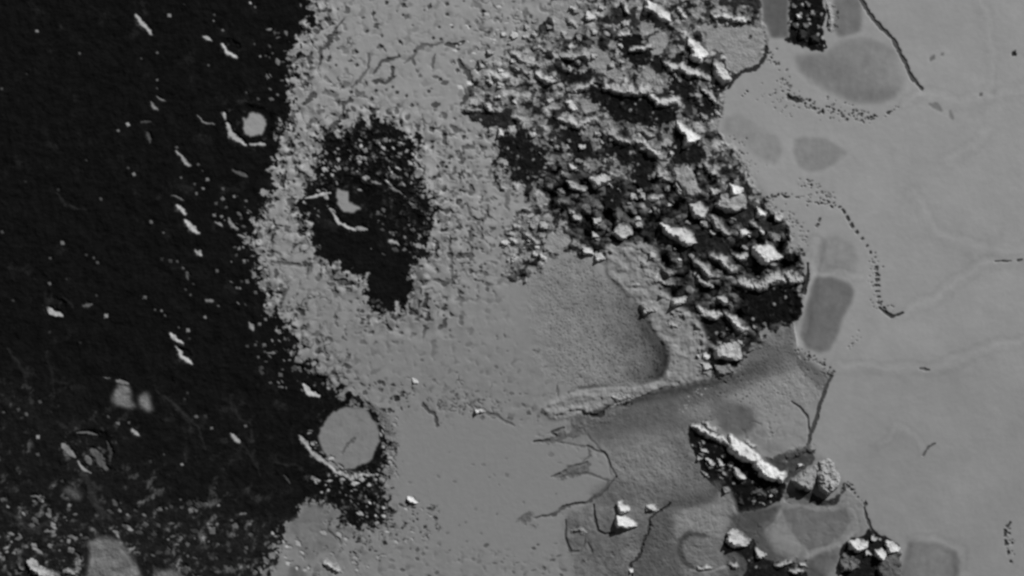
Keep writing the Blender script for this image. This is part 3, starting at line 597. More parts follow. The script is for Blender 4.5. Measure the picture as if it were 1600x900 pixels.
# scattered frost crumbs round the fringes of the black ground (joined texture of the ground itself)
def crumbs(poly, n, tones, size=(2, 4.5), dep=1.4, seed=1, kind='scarp', keep=None):
    r = random.Random(seed); xs = [p[0] for p in poly]; ys = [p[1] for p in poly]; k = 0
    P = np.array(poly)
    while k < n:
        x = r.uniform(min(xs), max(xs)); y = r.uniform(min(ys), max(ys))
        if not inside(np.array([x]), np.array([y]), poly)[0]: continue
        k += 1
        a = r.uniform(-.3, 1.2); L = r.uniform(0, size[1] * 1.6)
        stroke([(x, y), (x + L * math.cos(a), y + L * math.sin(a))], (size[0] + (size[1] * 1.6 - size[0]) * r.random() ** 1.6) * (1.15 if kind == 'scarp' else 1), r.uniform(*tones), kind, dep * (.55 if kind == 'pit' else 1), soft=.9, wob=3)
crumbs(crumbs_later, 40, (70, 150), seed=71)
crumbs([(505, 215), (650, 215), (650, 290), (560, 280), (490, 290)], 70, (70, 150), seed=2)
crumbs([(590, 320), (680, 300), (680, 370), (650, 395), (570, 410), (590, 350)], 34, (50, 110), seed=3)
crumbs([(480, 285), (560, 290), (560, 310), (490, 340)], 10, (60, 130), seed=31)
crumbs([(490, 742), (600, 742), (600, 822), (540, 822), (520, 790), (470, 770)], 55, (60, 160), seed=4)
crumbs([(590, 650), (618, 650), (618, 745), (598, 745)], 30, (60, 130), seed=5)
crumbs([(600, 770), (680, 780), (690, 840), (600, 850)], 30, (60, 150), seed=6)
crumbs([(600, 770), (680, 780), (690, 840), (600, 850)], 30, (40, 60), seed=61, kind='pit')
crumbs([(420, 830), (560, 830), (590, 900), (400, 900)], 50, (60, 150), seed=7)
crumbs([(0, 760), (130, 790), (130, 900), (0, 900)], 60, (50, 120), seed=8, size=(3, 6))
crumbs([(130, 770), (400, 790), (420, 900), (230, 900), (190, 830)], 60, (45, 100), seed=9, size=(3, 6))
crumbs([(340, 300), (400, 300), (395, 420), (410, 500), (360, 470), (350, 380)], 26, (50, 110), seed=10)
crumbs([(410, 40), (460, 50), (450, 160), (430, 230), (415, 130)], 22, (50, 110), seed=11)
crumbs([(400, 500), (480, 550), (520, 600), (430, 620), (400, 570)], 34, (45, 120), seed=12)
crumbs([(545, 820), (600, 820), (600, 880), (545, 880)], 16, (60, 140), seed=13)
crumbs([(545, 820), (600, 820), (600, 880), (545, 880)], 16, (35, 60), seed=14, kind='pit')

# ---- pits and furrows of the grey upland
B = lambda pts: TL(400, 0, pts); F = lambda pts: TL(400, 300, pts); I = lambda pts: TL(400, 600, pts)
furrows = [(B([(440, 460), (405, 482), (408, 530), (370, 585), (318, 628)]), 6, 'dark winding furrow leading down to the black blotch'),
           (B([(405, 98), (352, 150), (345, 200), (305, 220), (300, 300)]), 5, 'dark furrow near the upper edge of the grey upland'),
           (B([(870, 212), (790, 215), (750, 235), (700, 288)]), 4, 'thin dark furrow along the top of the pale plateau'),
           (B([(660, 268), (595, 290), (555, 345)]), 5, 'short dark furrow left of the pale plateau'),
           (B([(520, 250), (515, 330), (490, 380), (445, 410)]), 4, 'thin curving furrow in the pitted grey upland'),
           (B([(640, 320), (640, 360), (612, 385), (560, 388)]), 6, 'hook-shaped furrow beside the pale plateau'),
           (B([(975, 190), (940, 208), (895, 218)]), 7, 'dark slanting gash above the pale plateau'),
           (B([(835, 250), (832, 315)]), 4, 'thin upright furrow on the pale plateau'),
           (B([(950, 290), (992, 350), (1005, 430), (965, 492)]), 7, 'dark scarp on the right side of the pale plateau'),
           (F([(75, 338), (250, 338)]), 4, 'straight level furrow left below the black blotch'),
           (F([(1000, 50), (1010, 110), (1050, 135), (1085, 115), (1092, 60)]), 3.5, 'loop-shaped thin furrow right of the black blotch'),
           (F([(905, 210), (910, 340), (925, 430)]), 3.5, 'upright furrow on the left of a cluster of polygons'),
           (F([(1010, 140), (1060, 205)]), 3, 'thin furrow below the loop'),
           (I([(350, 640), (348, 700), (390, 750)]), 3.5, 'thin furrow on the cracked grey patch'),
           (I([(410, 330), (430, 280), (460, 262)]), 4, 'short curved furrow on the floor of the largest crater'),
           (I([(1015, 110), (1060, 128), (1120, 150), (1210, 185)]), 4, 'dark slanting furrow at the top of the smooth grey plain'),
           (I([(780, 100), (830, 140), (840, 200)]), 5, 'dark furrow at the upper left of the smooth grey plain'),
           (TL(800, 600, [(210, 0), (210, 60)]), 3, 'thin upright furrow at the left end of the pale tongue')]
for p, w, lb in furrows:
    stroke(p, w * 1.15, 62 if w > 4.5 else 84, 'pit', w * .3, 1.7, wob=9, amt=.9, label=lb, name='furrow', cat='furrow', taper=.3)
for a, b, w in [(545, 65, 12), (690, 25, 12), (685, 70, 6), (610, 12, 9), (520, 148, 11), (470, 245, 11), (465, 305, 8), (340, 265, 8), (562, 425, 11), (810, 30, 9), (895, 68, 8), (890, 20, 7), (828, 180, 9), (865, 185, 7), (740, 240, 8), (858, 370, 8), (810, 430, 8),
                (730, 492, 9), (700, 450, 6), (640, 410, 7), (535, 465, 9), (552, 545, 10), (185, 642, 10), (270, 650, 7), (172, 685, 7), (200, 765, 9), (225, 738, 8), (290, 575, 6), (475, 555, 7), (975, 645, 9), (905, 740, 8), (440, 430, 7), (405, 405, 7), (375, 305, 6),
                (670, 195, 8), (585, 215, 8), (340, 50, 12), (940, 330, 8), (1000, 125, 7), (920, 125, 6), (855, 128, 6), (1090, 150, 9), (85, 150, 9), (660, 435, 8), (890, 785, 8), (850, 780, 8), (1060, 55, 12), (175, 850, 7), (230, 830, 7)]:
    a2, b2 = 400 + a / 3, b / 3
    stroke([(a2, b2), (a2 + rnd.uniform(-1, 3), b2 + rnd.uniform(0, 2))], w * .85, 66, 'pit', 1.6, 1.5, label='small dark pit sunk in the pale grey upland' if w >= 8 else None, name='pit', cat='pit', group='small dark pits in the grey upland')
crumbs([(470, 0), (860, 0), (780, 110), (720, 180), (600, 170), (500, 190), (450, 260), (440, 200), (460, 100)], 70, (66, 100), size=(2.5, 6), dep=1.3, seed=20, kind='pit')
crumbs([(400, 300), (470, 330), (500, 430), (560, 440), (580, 520), (520, 600), (430, 500), (400, 420)], 50, (60, 95), size=(2.5, 6), dep=1.2, seed=21, kind='pit')
crumbs([(540, 540), (700, 500), (1000, 560), (900, 640), (640, 640), (560, 610)], 60, (85, 108), size=(2, 4), dep=.9, seed=22, kind='pit')
crumbs([(660, 200), (800, 200), (820, 340), (780, 460), (690, 450), (690, 300)], 100, (75, 110), size=(1.8, 4), dep=1, seed=23, kind='pit')
crumbs([(560, 470), (700, 460), (700, 510), (560, 520)], 30, (45, 80), size=(2, 4.5), dep=1.3, seed=24, kind='pit')
crumbs([(700, 365), (760, 365), (760, 465), (705, 460)], 40, (50, 90), size=(2, 4), dep=1.3, seed=25, kind='pit')
crumbs([(520, 590), (660, 600), (640, 640), (610, 650), (570, 630)], 46, (40, 90), size=(2, 5), dep=1.4, seed=26, kind='pit')
crumbs([(640, 590), (860, 620), (850, 660), (680, 650)], 46, (75, 105), size=(2, 4), dep=1, seed=27, kind='pit')
crumbs([(600, 855), (1000, 840), (980, 900), (600, 900)], 60, (70, 105), size=(2, 4.5), dep=1, seed=28, kind='pit')
crumbs([(620, 690), (880, 690), (860, 850), (620, 850)], 26, (95, 108), size=(2, 4.5), dep=.6, seed=29, kind='pit')
crumbs([(690, 40), (800, 0), (850, 0), (760, 110), (720, 160)], 36, (150, 165), size=(2, 4), dep=.9, seed=30)
stroke(F([(720, 380), (745, 355), (770, 390), (760, 430), (745, 540)]), 12, 100, 'ridge', .8, 2, taper=.7)
for p in ([(724, 380), (790, 372)], [(700, 415), (735, 440)]): pass

# ---- cracks and pit chains of the bright plain
troughs = [([(1341, -40), (1346, 0), (1357, 18), (1369, 35), (1380, 46), (1395, 62), (1403, 76), (1414, 98), (1424, 120), (1440, 140)], 6.5, 72, 0, 'dark dashed crack slanting down through the bright plain near the top'),
           ([(1315, 324), (1325, 342), (1336, 360), (1350, 376), (1360, 395), (1366, 412)], 4.5, 62, 13, 'upper part of the dashed dark crack in the middle of the bright plain'),
           ([(1369, 415), (1370, 440), (1373, 462), (1374, 478)], 8, 74, 9, 'thick speckled stretch of the dark crack in the middle of the bright plain'),
           ([(1374, 480), (1385, 488), (1396, 495), (1410, 489)], 5, 52, 0, 'dark hook at the lower end of the dashed crack'),
           ([(1301, 588), (1291, 603), (1281, 630), (1275, 655), (1266, 680), (1261, 700)], 6, 62, 0, 'dark crack dropping from a fork to the pale double peak'),
           ([(1238, 628), (1250, 637), (1262, 652), (1265, 675)], 3.5, 82, 0, 'thin faint branch left of the crack above the double peak'),
           ([(1556, 408), (1578, 407)], 3.5, 76, 0, 'short level dark dash near the right edge'),
           ([(1586, 408), (1602, 405)], 3.5, 72, 14, 'second level dark dash cut by the right edge'),
           ([(1437, 577), (1451, 578)], 4, 92, 0, 'faint level dash low in the bright plain'),
           ([(1581, 815), (1570, 828), (1571, 846), (1576, 866), (1580, 880), (1566, 896), (1555, 910)], 4.5, 58, 15, 'dark broken crack in the lower right corner'),
           ([(1351, 792), (1355, 808), (1361, 828)], 4.5, 66, 0, 'short dark crack joining the round dark dot to the black knot'),
           ([(1313, 755), (1330, 765), (1346, 782)], 4, 84, 8, 'speckled crack from the double peak to the round dark dot'),
           ([(1443, 712), (1450, 700), (1460, 693)], 3.5, 84, 0, 'small faint tick mark in the lower bright plain'),
           ([(1282, 340), (1277, 352), (1266, 362), (1257, 372)], 4, 78, 9, 'short speckled crack beside the mountain edge'),
           ([(1262, 412), (1260, 440), (1258, 460)], 4.5, 44, 0, 'thin black crack hugging the right side of the dark mountain mass'),
           ([(1250, 388), (1257, 402)], 4.5, 64, 8, 'short speckled black dash above the edge crack'),
           ([(1199, 73), (1196, 88), (1188, 98), (1178, 108), (1160, 112), (1148, 121), (1137, 137)], 7, 44, 0, 'thick dark crooked scarp at the right end of the upper mountains'),
           ([(1168, 57), (1180, 62), (1190, 68), (1197, 76)], 9, 66, 7, 'speckled dark start of the crooked scarp'),
           ([(1178, 130), (1170, 140), (1158, 152)], 3, 92, 5, 'faint dotted line beside the crooked scarp')]
for p, w, tn, ds, lb in troughs:
    stroke(p, w, tn, 'pit', 1.4, .9, dash=ds, wob=2.5, label=lb, name='crack', cat='crack', taper=.25)
stroke([(1351, 787), (1353, 787)], 10, 64, 'pit', 1.5, 1, label='round dark dot between two cracks in the plain', name='pit', cat='pit')
stroke([(1583, 84), (1585, 85)], 11, 44, 'pit', 2, 1.2, label='single dark spot near the right edge at the top', name='pit', cat='pit')
stroke([(1454, 95), (1459, 87)], 7, 98, 'pit', .6, 2, label='faint dark smudge left of the single dark spot', name='pit', cat='pit')
stroke([(1470, 86), (1473, 84)], 5, 105, 'pit', .5, 2)
stroke([(1531, 150), (1534, 147)], 5, 92, 'pit', .8, 1.5, label='faint dark tick below the single dark spot', name='pit', cat='pit')
stroke([(1452, 163), (1462, 166), (1470, 172)], 8, 108, 'pit', .5, 2.5, label='soft grey smudge in the plain below the dashed crack', name='pit', cat='pit')
stroke([(1484, 174), (1488, 186)], 7, 112, 'pit', .5, 2.5)
def chain(pts, width, n, tone, size, seed, dep=1.1):
    r = random.Random(seed)
    L = [math.hypot(pts[i + 1][0] - pts[i][0], pts[i + 1][1] - pts[i][1]) for i in range(len(pts) - 1)]; tot = sum(L)
    for k in range(n):
        t = r.random() * tot; i = 0
        while i < len(L) - 1 and t > L[i]: t -= L[i]; i += 1
        f = t / L[i]; x = pts[i][0] + f * (pts[i + 1][0] - pts[i][0]) + r.gauss(0, width); y = pts[i][1] + f * (pts[i + 1][1] - pts[i][1]) + r.gauss(0, width)
        a = r.uniform(-.6, .6); l = r.uniform(0, size * 1.2)
        stroke([(x, y), (x + l * math.cos(a), y + l * math.sin(a))], r.uniform(.6, 1.1) * size, tone + r.uniform(-12, 22), 'pit', dep, .8)
chain([(1200, 85), (1215, 105), (1224, 125), (1228, 148)], 5, 40, 78, 3.2, 41)
chain([(1228, 150), (1255, 160), (1282, 172), (1320, 182), (1358, 184)], 5, 90, 68, 3.4, 42)
chain([(1358, 184), (1380, 180), (1408, 163)], 1.2, 22, 66, 3.2, 43)
chain([(1290, 160), (1350, 180), (1350, 205)], 6, 34, 88, 2.6, 44)
chain([(1180, 140), (1215, 155), (1235, 180)], 9, 26, 96, 2.4, 45)
stroke([(1232, 152), (1245, 157), (1252, 158)], 8, 52, 'pit', 1.5, 1.3, label='darkest clump in the chain of pits below the kidney-shaped patch', name='pit', cat='pit')
chain([(1190, 308), (1215, 306), (1245, 308), (1270, 314), (1295, 320), (1315, 325)], 3, 60, 68, 3.2, 46)
chain([(1255, 285), (1270, 290), (1285, 305), (1300, 305)], 5, 44, 88, 2.6, 47)
chain([(1215, 330), (1240, 350), (1255, 380)], 7, 50, 92, 2.6, 48)
chain([(1368, 405), (1366, 440), (1372, 475)], 5, 40, 92, 2.4, 49)
chain([(1374, 480), (1395, 484)], 4, 14, 84, 2.6, 50)
chain([(1265, 555), (1280, 570), (1298, 588)], 5, 44, 74, 3, 51)
chain([(1245, 545), (1260, 580), (1275, 600)], 7, 30, 88, 3, 52)
chain([(1345, 502), (1338, 530), (1320, 550)], 3, 12, 110, 2.4, 53)
chain([(1310, 755), (1330, 762)], 4, 16, 74, 3.4, 54)
chain([(1570, 830), (1582, 850), (1578, 875)], 4, 18, 90, 2.6, 55)
chain([(1190, 640), (1230, 645), (1215, 665)], 8, 14, 104, 2.2, 56, .5)
chain([(1105, 610), (1190, 575), (1160, 630), (1090, 650)], 14, 50, 84, 2.4, 57)
chain([(1140, 215), (1160, 245), (1180, 265)], 8, 26, 92, 2.8, 58)
chain([(1100, 610), (1065, 640), (1100, 640)], 4, 20, 140, 2.6, 59, -.8)

# ---------------------------------------------------------------- materials (procedural)
def material(name, bump=.25, scale=2.2, var=.10, rough=.95):
    m = bpy.data.materials.new(name); m.use_nodes = True
    nt = m.node_tree; b = nt.nodes['Principled BSDF']
    b.inputs['Roughness'].default_value = rough
    b.inputs['Specular IOR Level'].default_value = 0.0
    at = nt.nodes.new('ShaderNodeAttribute'); at.attribute_name = 'albedo'
    tc = nt.nodes.new('ShaderNodeTexCoord')
    n1 = nt.nodes.new('ShaderNodeTexNoise'); n1.inputs['Scale'].default_value = scale; n1.inputs['Detail'].default_value = 6
    n2 = nt.nodes.new('ShaderNodeTexNoise'); n2.inputs['Scale'].default_value = scale * .35; n2.inputs['Detail'].default_value = 4
    nt.links.new(tc.outputs['Object'], n1.inputs['Vector']); nt.links.new(tc.outputs['Object'], n2.inputs['Vector'])
    mr = nt.nodes.new('ShaderNodeMapRange'); mr.inputs['To Min'].default_value = 1 - var; mr.inputs['To Max'].default_value = 1 + var
    mr.inputs['From Min'].default_value = .3; mr.inputs['From Max'].default_value = .7
    nt.links.new(n2.outputs['Fac'], mr.inputs['Value'])
    vm = nt.nodes.new('ShaderNodeVectorMath'); vm.operation = 'SCALE'
    nt.links.new(at.outputs['Color'], vm.inputs[0]); nt.links.new(mr.outputs[0], vm.inputs['Scale'])
    nt.links.new(vm.outputs[0], b.inputs['Base Color'])
    bp = nt.nodes.new('ShaderNodeBump'); bp.inputs['Strength'].default_value = bump; bp.inputs['Distance'].default_value = .25
    nt.links.new(n1.outputs['Fac'], bp.inputs['Height']); nt.links.new(bp.outputs[0], b.inputs['Normal'])
    return m
MAT = {0: material('tar_dark_dust', .35, 2.5, .18), 1: material('grey_ice_crust', .09, 1.6, .04), 2: material('broken_ice_rubble', .5, 2.6, .15),
       3: material('stippled_ice', .3, 3.2, .06), 4: material('smooth_grey_ice', .08, 2.0, .02), 5: material('bright_nitrogen_ice', .06, 1.6, .012)}
M_BLOCK = material('water_ice_block', .45, 1.6, .12)

import re
USED = set()
NAMED = []
def hummock_label(x, y, s, el, tn, noun='hummock', refs=None):
    refs = refs or NAMED
    size = 'tiny' if s < 2.9 else 'small' if s < 3.9 else 'blunt'
    tone = 'dark' if tn < 105 else 'grey' if tn < 135 else 'pale'
    cand = sorted((math.hypot(a - x, b - y), a, b, l) for a, b, l in refs)
    for d, a, b, l in cand[:24]:
        l = re.split(r',| above| below| beneath| under| beside| with| left of| right of| where| near the| in the| at the| over | between| leaning', l)[0].strip()
        if len(l.split()) > 7 or len(l.split()) < 3: continue
        dx, dy = x - a, y - b
        far = 'close ' if d < 16 else '' if d < 30 else 'some way ' if d < 60 else 'far '
        w = 'right of' if dx > abs(dy) * 1.6 else 'left of' if -dx > abs(dy) * 1.6 else ('above' if dy < 0 else 'below') if abs(dy) > abs(dx) * 1.6 else ('upper ' if dy < 0 else 'lower ') + ('right of' if dx > 0 else 'left of')
        for shape in ('', 'elongated ' if el > 1.4 else 'rounded '):
            t = f'{shape}{size} {tone} {noun} {far}{w} the {l}'
            if t not in USED and len(t.split()) <= 16:
                USED.add(t); return t
    return None
# ---------------------------------------------------------------- cut the land into its objects
WX = (X - 800) / 10; WY = (450 - Y) / 10; WZ = H / 10
ALB = (lin(T) / K)
# vertical bends outward beyond the picture stay flat
def grid_mesh(name, mask):
    ii, jj = np.nonzero(mask)
    q = np.stack([ii * NX + jj, (ii + 1) * NX + jj, (ii + 1) * NX + jj + 1, ii * NX + jj + 1], 1)
    used, inv = np.unique(q.ravel(), return_inverse=True)
    co = np.stack([WX.ravel()[used], WY.ravel()[used], WZ.ravel()[used]], 1).astype(np.float32)
    me = bpy.data.meshes.new(name)
    me.vertices.add(len(used)); me.vertices.foreach_set('co', co.ravel())
    nf = len(q)
    me.loops.add(nf * 4); me.loops.foreach_set('vertex_index', inv.astype(np.int32).ravel())
    me.polygons.add(nf); me.polygons.foreach_set('loop_start', np.arange(0, nf * 4, 4, dtype=np.int32)); me.polygons.foreach_set('loop_total', np.full(nf, 4, np.int32))
    me.update(calc_edges=True)
    at = me.attributes.new('albedo', 'FLOAT_COLOR', 'POINT')
    a = ALB.ravel()[used].astype(np.float32)
    at.data.foreach_set('color', np.stack([a, a, a, np.ones_like(a)], 1).ravel())
    return me, co

def place(name, mask, mat, parent=None, centre=True):
    me, co = grid_mesh(name, mask)
    o = bpy.data.objects.new(name, me); COL.objects.link(o)
    me.materials.append(mat)
    if centre:
        c = co.mean(0)
        me.transform(__import__('mathutils').Matrix.Translation((-c[0], -c[1], -c[2])))
        o.location = [float(v) for v in c]
    if parent:
        o.parent = parent
        o.location = [o.location[k] - parent.location[k] for k in range(3)]
    return o

CELL = REG[:-1, :-1]
# drop cut-out things that came out too small; give their cells back
base_reg = np.full(X.shape, 1, np.int32)
base_reg[m_dark > .5] = 0; base_reg[(m_belt > .5) | (m_low > .5)] = 2; base_reg[(m_lobe > .5) | (m_lowg > .5)] = 3; base_reg[m_smooth > .5] = 4; base_reg[m_ice > .5] = 5
cnt = np.bincount(CELL.ravel(), minlength=100 + len(THINGS))
small = np.isin(CELL, [i for i in range(100, 100 + len(THINGS)) if cnt[i] < 6])
CELL = np.where(small, base_reg[:-1, :-1], CELL)
for k, nm in enumerate(['dark_upland', 'grey_upland', 'rubble_ground', 'stippled_ground', 'smooth_plain', 'bright_ice_plain']):
    o = place(nm, CELL == k, MAT[k], centre=False)
    o['kind'] = 'structure'
order = np.argsort(CELL.ravel(), kind='stable'); sv_ = CELL.ravel()[order]
seen = {}
for idx, (name, label, cat, group, part) in enumerate(THINGS):
    i = 100 + idx
    if cnt[i] < 6: continue
    mask = np.zeros(CELL.size, bool); a, b = np.searchsorted(sv_, [i, i + 1]); sel = order[a:b]
    ii, jj = sel // (NX - 1), sel % (NX - 1)
    mk = np.zeros(CELL.shape, bool); mk[ii, jj] = True
    br = np.bincount(base_reg[ii, jj], minlength=6).argmax()
    if isinstance(part, tuple):
        place(name, mk, MAT[2], ROOTS[part[1]]); continue
    if part is None:
        o = place(name, mk, MAT[int(br)])
    elif part == 'wall':
        e = bpy.data.objects.new(name, None); COL.objects.link(e)
        e.location = (float(WX[ii, jj].mean()), float(WY[ii, jj].mean()), float(WZ[ii, jj].min()))
        place('wall', mk, MAT[0], e); seen[i] = e; o = e
    else:
        place(name, mk, MAT[1], seen[part]); continue
    if idx in POS:
        px, py, pw, pt = POS[idx]
        refs = AUTO['frost_streak'] if name == 'frost_speck' else AUTO['furrow']
        label = hummock_label(px, py, (pw if name == 'pit' else pw - 2.2), 1, pt + (60 if name == 'frost_speck' else 0), 'frost speck' if name == 'frost_speck' else 'pit', refs) or label
    o['label'] = label; o['category'] = cat
    if group: o['group'] = group

# ---------------------------------------------------------------- ice mountains standing on the land
def ground(x, y):
    j = int(np.clip(np.searchsorted(gx, x), 0, NX - 1)); i = int(np.clip(np.searchsorted(gy, y), 0, NY - 1))
    return H[i, j]
K_ICE = K
HB = blur(H, 5); 
def ground_at(x, y):
    j = np.clip(np.round((x - core_x[0]) / STEP), 0, len(core_x) - 1).astype(int) + (NX - len(core_x)) // 2
    i = np.clip(np.round((y - core_y[0]) / STEP), 0, len(core_y) - 1).astype(int) + (NY - len(core_y)) // 2
    return HB[i, j], H[i, j], T[i, j]
def block_mesh(name, hfun, box, step, tone, seed, tvar=16, jit=.32, dark=0.0, flat=False):
    x0, y0, x1, y1 = box
    nx = max(4, int((x1 - x0) / step) + 1); ny = max(4, int((y1 - y0) / step) + 1)
    xs = np.linspace(x0, x1, nx); ys = np.linspace(y0, y1, ny)
    x, y = np.meshgrid(xs, ys)
    r = np.random.default_rng(seed)
    x = x + (r.random(x.shape) - .5) * step * 2 * jit; y = y + (r.random(y.shape) - .5) * step * 2 * jit
    wx = x + 2.6 * perlin(x, y, 11, 400 + seed % 7) + 1.2 * perlin(x, y, 4.5, 410); wy = y + 2.6 * perlin(x, y, 11, 420 + seed % 7) + 1.2 * perlin(x, y, 4.5, 430)
    rel = hfun(wx, wy)
    c1_, c2_, cv_ = worley(wx + seed * 13, wy, 10, 23)
    rel = rel + sstep(-.5, 4, rel) * (2.2 * (.5 - c1_ / 9) * (.4 + 1.2 * cv_))
    gb, gh, gt = ground_at(x, y)
    keep = rel > -.6
    f = sstep(0, 3, rel)
    h = np.where(rel > 0, gb * f + gh * (1 - f) + rel, gh + rel * 1.5 - .3)
    tn = tone + tvar * fbm(x + seed * 37, y, 11, 200, 3, .6) + tvar * .5 * (r.random(x.shape) - .5)
    if dark:
        tn = tn + (34 - tn) * sstep(.15, .3, fbm(x + seed * 11, y, 12, 210, 3, .6) + dark - .5)
    rm = max(float(rel.max()), 3.0)
    tn = gt + (tn - 5 - gt) * sstep(.10, (.30 if flat else .44), rel / rm)  # sunlit look put into the tone: full brightness only towards the crest
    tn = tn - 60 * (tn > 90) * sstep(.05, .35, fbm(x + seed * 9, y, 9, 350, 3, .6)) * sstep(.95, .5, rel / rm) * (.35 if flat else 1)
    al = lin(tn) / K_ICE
    k = keep[:-1, :-1] | keep[1:, :-1] | keep[1:, 1:] | keep[:-1, 1:]
    ii, jj = np.nonzero(k)
    a = ii * nx + jj; b = (ii + 1) * nx + jj; c = b + 1; d = a + 1
    alt = (r.random(len(ii)) < .5)
    t1 = np.where(alt[:, None], np.stack([a, b, c], 1), np.stack([a, b, d], 1)); t2 = np.where(alt[:, None], np.stack([a, c, d], 1), np.stack([b, c, d], 1))
    q = np.concatenate([t1, t2])
    if len(q) < 2: return None
    used, inv = np.unique(q.ravel(), return_inverse=True)
    cx = (x0 + x1) / 2; cy = (y0 + y1) / 2
    g = min(0, 0)
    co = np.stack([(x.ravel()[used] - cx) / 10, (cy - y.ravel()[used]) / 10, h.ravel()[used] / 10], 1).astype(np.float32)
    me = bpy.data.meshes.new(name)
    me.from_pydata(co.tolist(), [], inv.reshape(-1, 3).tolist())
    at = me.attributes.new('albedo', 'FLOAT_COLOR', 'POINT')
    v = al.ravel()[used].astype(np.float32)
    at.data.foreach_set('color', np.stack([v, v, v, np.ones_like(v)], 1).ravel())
    me.materials.append(M_BLOCK)
    o = bpy.data.objects.new(name, me); COL.objects.link(o)
    o.location = ((cx - 800) / 10, (450 - cy) / 10, 0)
    LAST[0] = (cx, cy)
    return o

NB = [0]
LAST = [(0, 0)]
CUR = [None]
PLACED = []
def finish(o, name, label, cat, group):
    if o is None: return
    if CUR[0]:
        p = ROOTS[CUR[0]]; o.parent = p
        o.location = [o.location[k] - p.location[k] for k in range(3)]
        return
    o['label'] = label; o['category'] = cat
    if group: o['group'] = group
    else: NAMED.append((LAST[0][0], LAST[0][1], label))

def slab(poly, label, slope=.5, lift=0.0, steep=1.9, tone=150, step=3.0, rough_=1.2, back=0, name='ice_mountain', cat='mountain', group=None, dark=0.0, az=0.0):
    """a tilted block: its face slopes down towards the sun from a crest on the far side, steep walls all round"""
    NB[0] += 1; sd = NB[0]
    xs = [p[0] for p in poly]; ys = [p[1] for p in poly]
    sx = SUNV[0] * math.cos(az) - SUNV[1] * math.sin(az); sy = SUNV[0] * math.sin(az) + SUNV[1] * math.cos(az)
    pr = [p[0] * sx + p[1] * sy for p in poly]; smax = max(pr); gz = ground(sum(xs) / len(xs), sum(ys) / len(ys))
    smin = min(pr)
    def hf(x, y):
        d, qx, qy, _ = nearest(x, y, poly, True)
        inn = inside(x, y, poly)
        qx = np.where(inn, x, qx); qy = np.where(inn, y, qy); d = np.where(inn, 0, d)
        pl = slope * (smax - (qx * sx + qy * sy)) + lift
        crestward = (pl - lift) / max(slope * (smax - smin), .1)
        pl = lift + (pl - lift) * (.55 + .45 * crestward) + .35
        return pl - steep * d + 1.5 * rough_ * fbm(x + sd * 50, y, 9, 220, 3, .6) * (.4 + pl / 8)
    hm = slope * (smax - smin) + lift + 3; pad = hm / steep + 5
    o = block_mesh({'ice_ridge': 'crest', 'ice_mountain': 'crag', 'ice_hummock': 'crag'}.get(name, name) if CUR[0] else name, hf, (min(xs) - pad, min(ys) - pad, max(xs) + pad, max(ys) + pad), step, tone, sd, dark=dark, flat=True)
    finish(o, name, label, cat, group); return o

def ridge(pts, label, h=8, front=12, back=6, tone=150, step=2.6, rough_=1.4, name='ice_ridge', cat='ridge', group=None, dark=0.0):
    NB[0] += 1; sd = NB[0]
    xs = [p[0] for p in pts]; ys = [p[1] for p in pts]; gz = ground(sum(xs) / len(xs), sum(ys) / len(ys))
    def hf(x, y):
        d, qx, qy, t = nearest(x, y, pts)
        u = ((x - qx) * SUNV[0] + (y - qy) * SUNV[1]) / np.maximum(d, .01)
        w = back + (front - back) * sstep(-.35, .45, u)
        hh = h * (1 - .35 * np.abs(2 * t - 1) ** 2) * (1 + .25 * fbm(t * 40, t * 0 + sd, 14, 230, 2))
        fr = sstep(-.35, .45, u)
        w = w * (1 + .7 * fr); p = np.clip(1 - d / w, -1, 1)
        return hh * np.where(p > 0, p ** (1 + 1.5 * fr), p * .6) + 1.3 * rough_ * fbm(x + sd * 50, y, 8, 240, 3, .6) * (.35 + .65 * np.clip(p, 0, 1))
    pad = max(front * 1.8, back) * 1.2 + 5
    o = block_mesh({'ice_ridge': 'crest', 'ice_mountain': 'crag', 'ice_hummock': 'crag'}.get(name, name) if CUR[0] else name, hf, (min(xs) - pad, min(ys) - pad, max(xs) + pad, max(ys) + pad), step, tone, sd, dark=dark)
    finish(o, name, label, cat, group); return o

Z1 = lambda pts: TL(960, 0, pts, 5.625); Z2 = lambda pts: TL(820, 60, pts, 5.625); Z3 = lambda pts: TL(860, 170, pts, 5.625)
Z4 = lambda pts: TL(1040, 280, pts, 5.625); Z5 = lambda pts: TL(1040, 420, pts, 5.625); Z6 = lambda pts: TL(1060, 640, pts, 4.84); Z7 = lambda pts: TL(1120, 780, pts, 5.333)

# upper cluster
slab(Z1([(275, 10), (330, 35), (440, 45), (500, 90), (480, 185), (420, 165), (370, 115), (290, 75)]), 'big bright triangular mountain near the top edge, its dark side facing down', .55, tone=172)
ridge(Z1([(560, 75), (580, 125), (620, 150)]), 'small bright curved ridge right of the big triangular mountain near the top', 6, 7, 4, 170)
ridge(Z1([(860, 150), (960, 160), (1060, 180), (1160, 190)]), 'long level bar-shaped bright ridge near the top edge', 6.5, 9, 3, 165)
slab(Z1([(635, 300), (730, 340), (760, 410), (820, 460), (800, 505), (740, 530), (695, 500), (690, 430), (650, 370)]), 'tall bright boot-shaped mountain leaning right, below the level bar-shaped ridge', .5, tone=182)
slab(Z1([(875, 500), (935, 510), (960, 600), (1005, 690), (1000, 715), (950, 705), (905, 660), (880, 570)]), 'narrow bright wedge-shaped mountain left of the crooked dark scarp', .5, tone=160)
ridge(Z1([(445, 560), (500, 610), (580, 605), (640, 645), (770, 675)]), 'wavy bright ridge above a black shaded patch, below the boot-shaped mountain', 7, 13, 4, 158)
ridge(Z1([(510, 650), (560, 700), (580, 715)]), 'small bright spur below the wavy ridge', 4, 4, 3, 150)
CUR[0] = 'knoll'
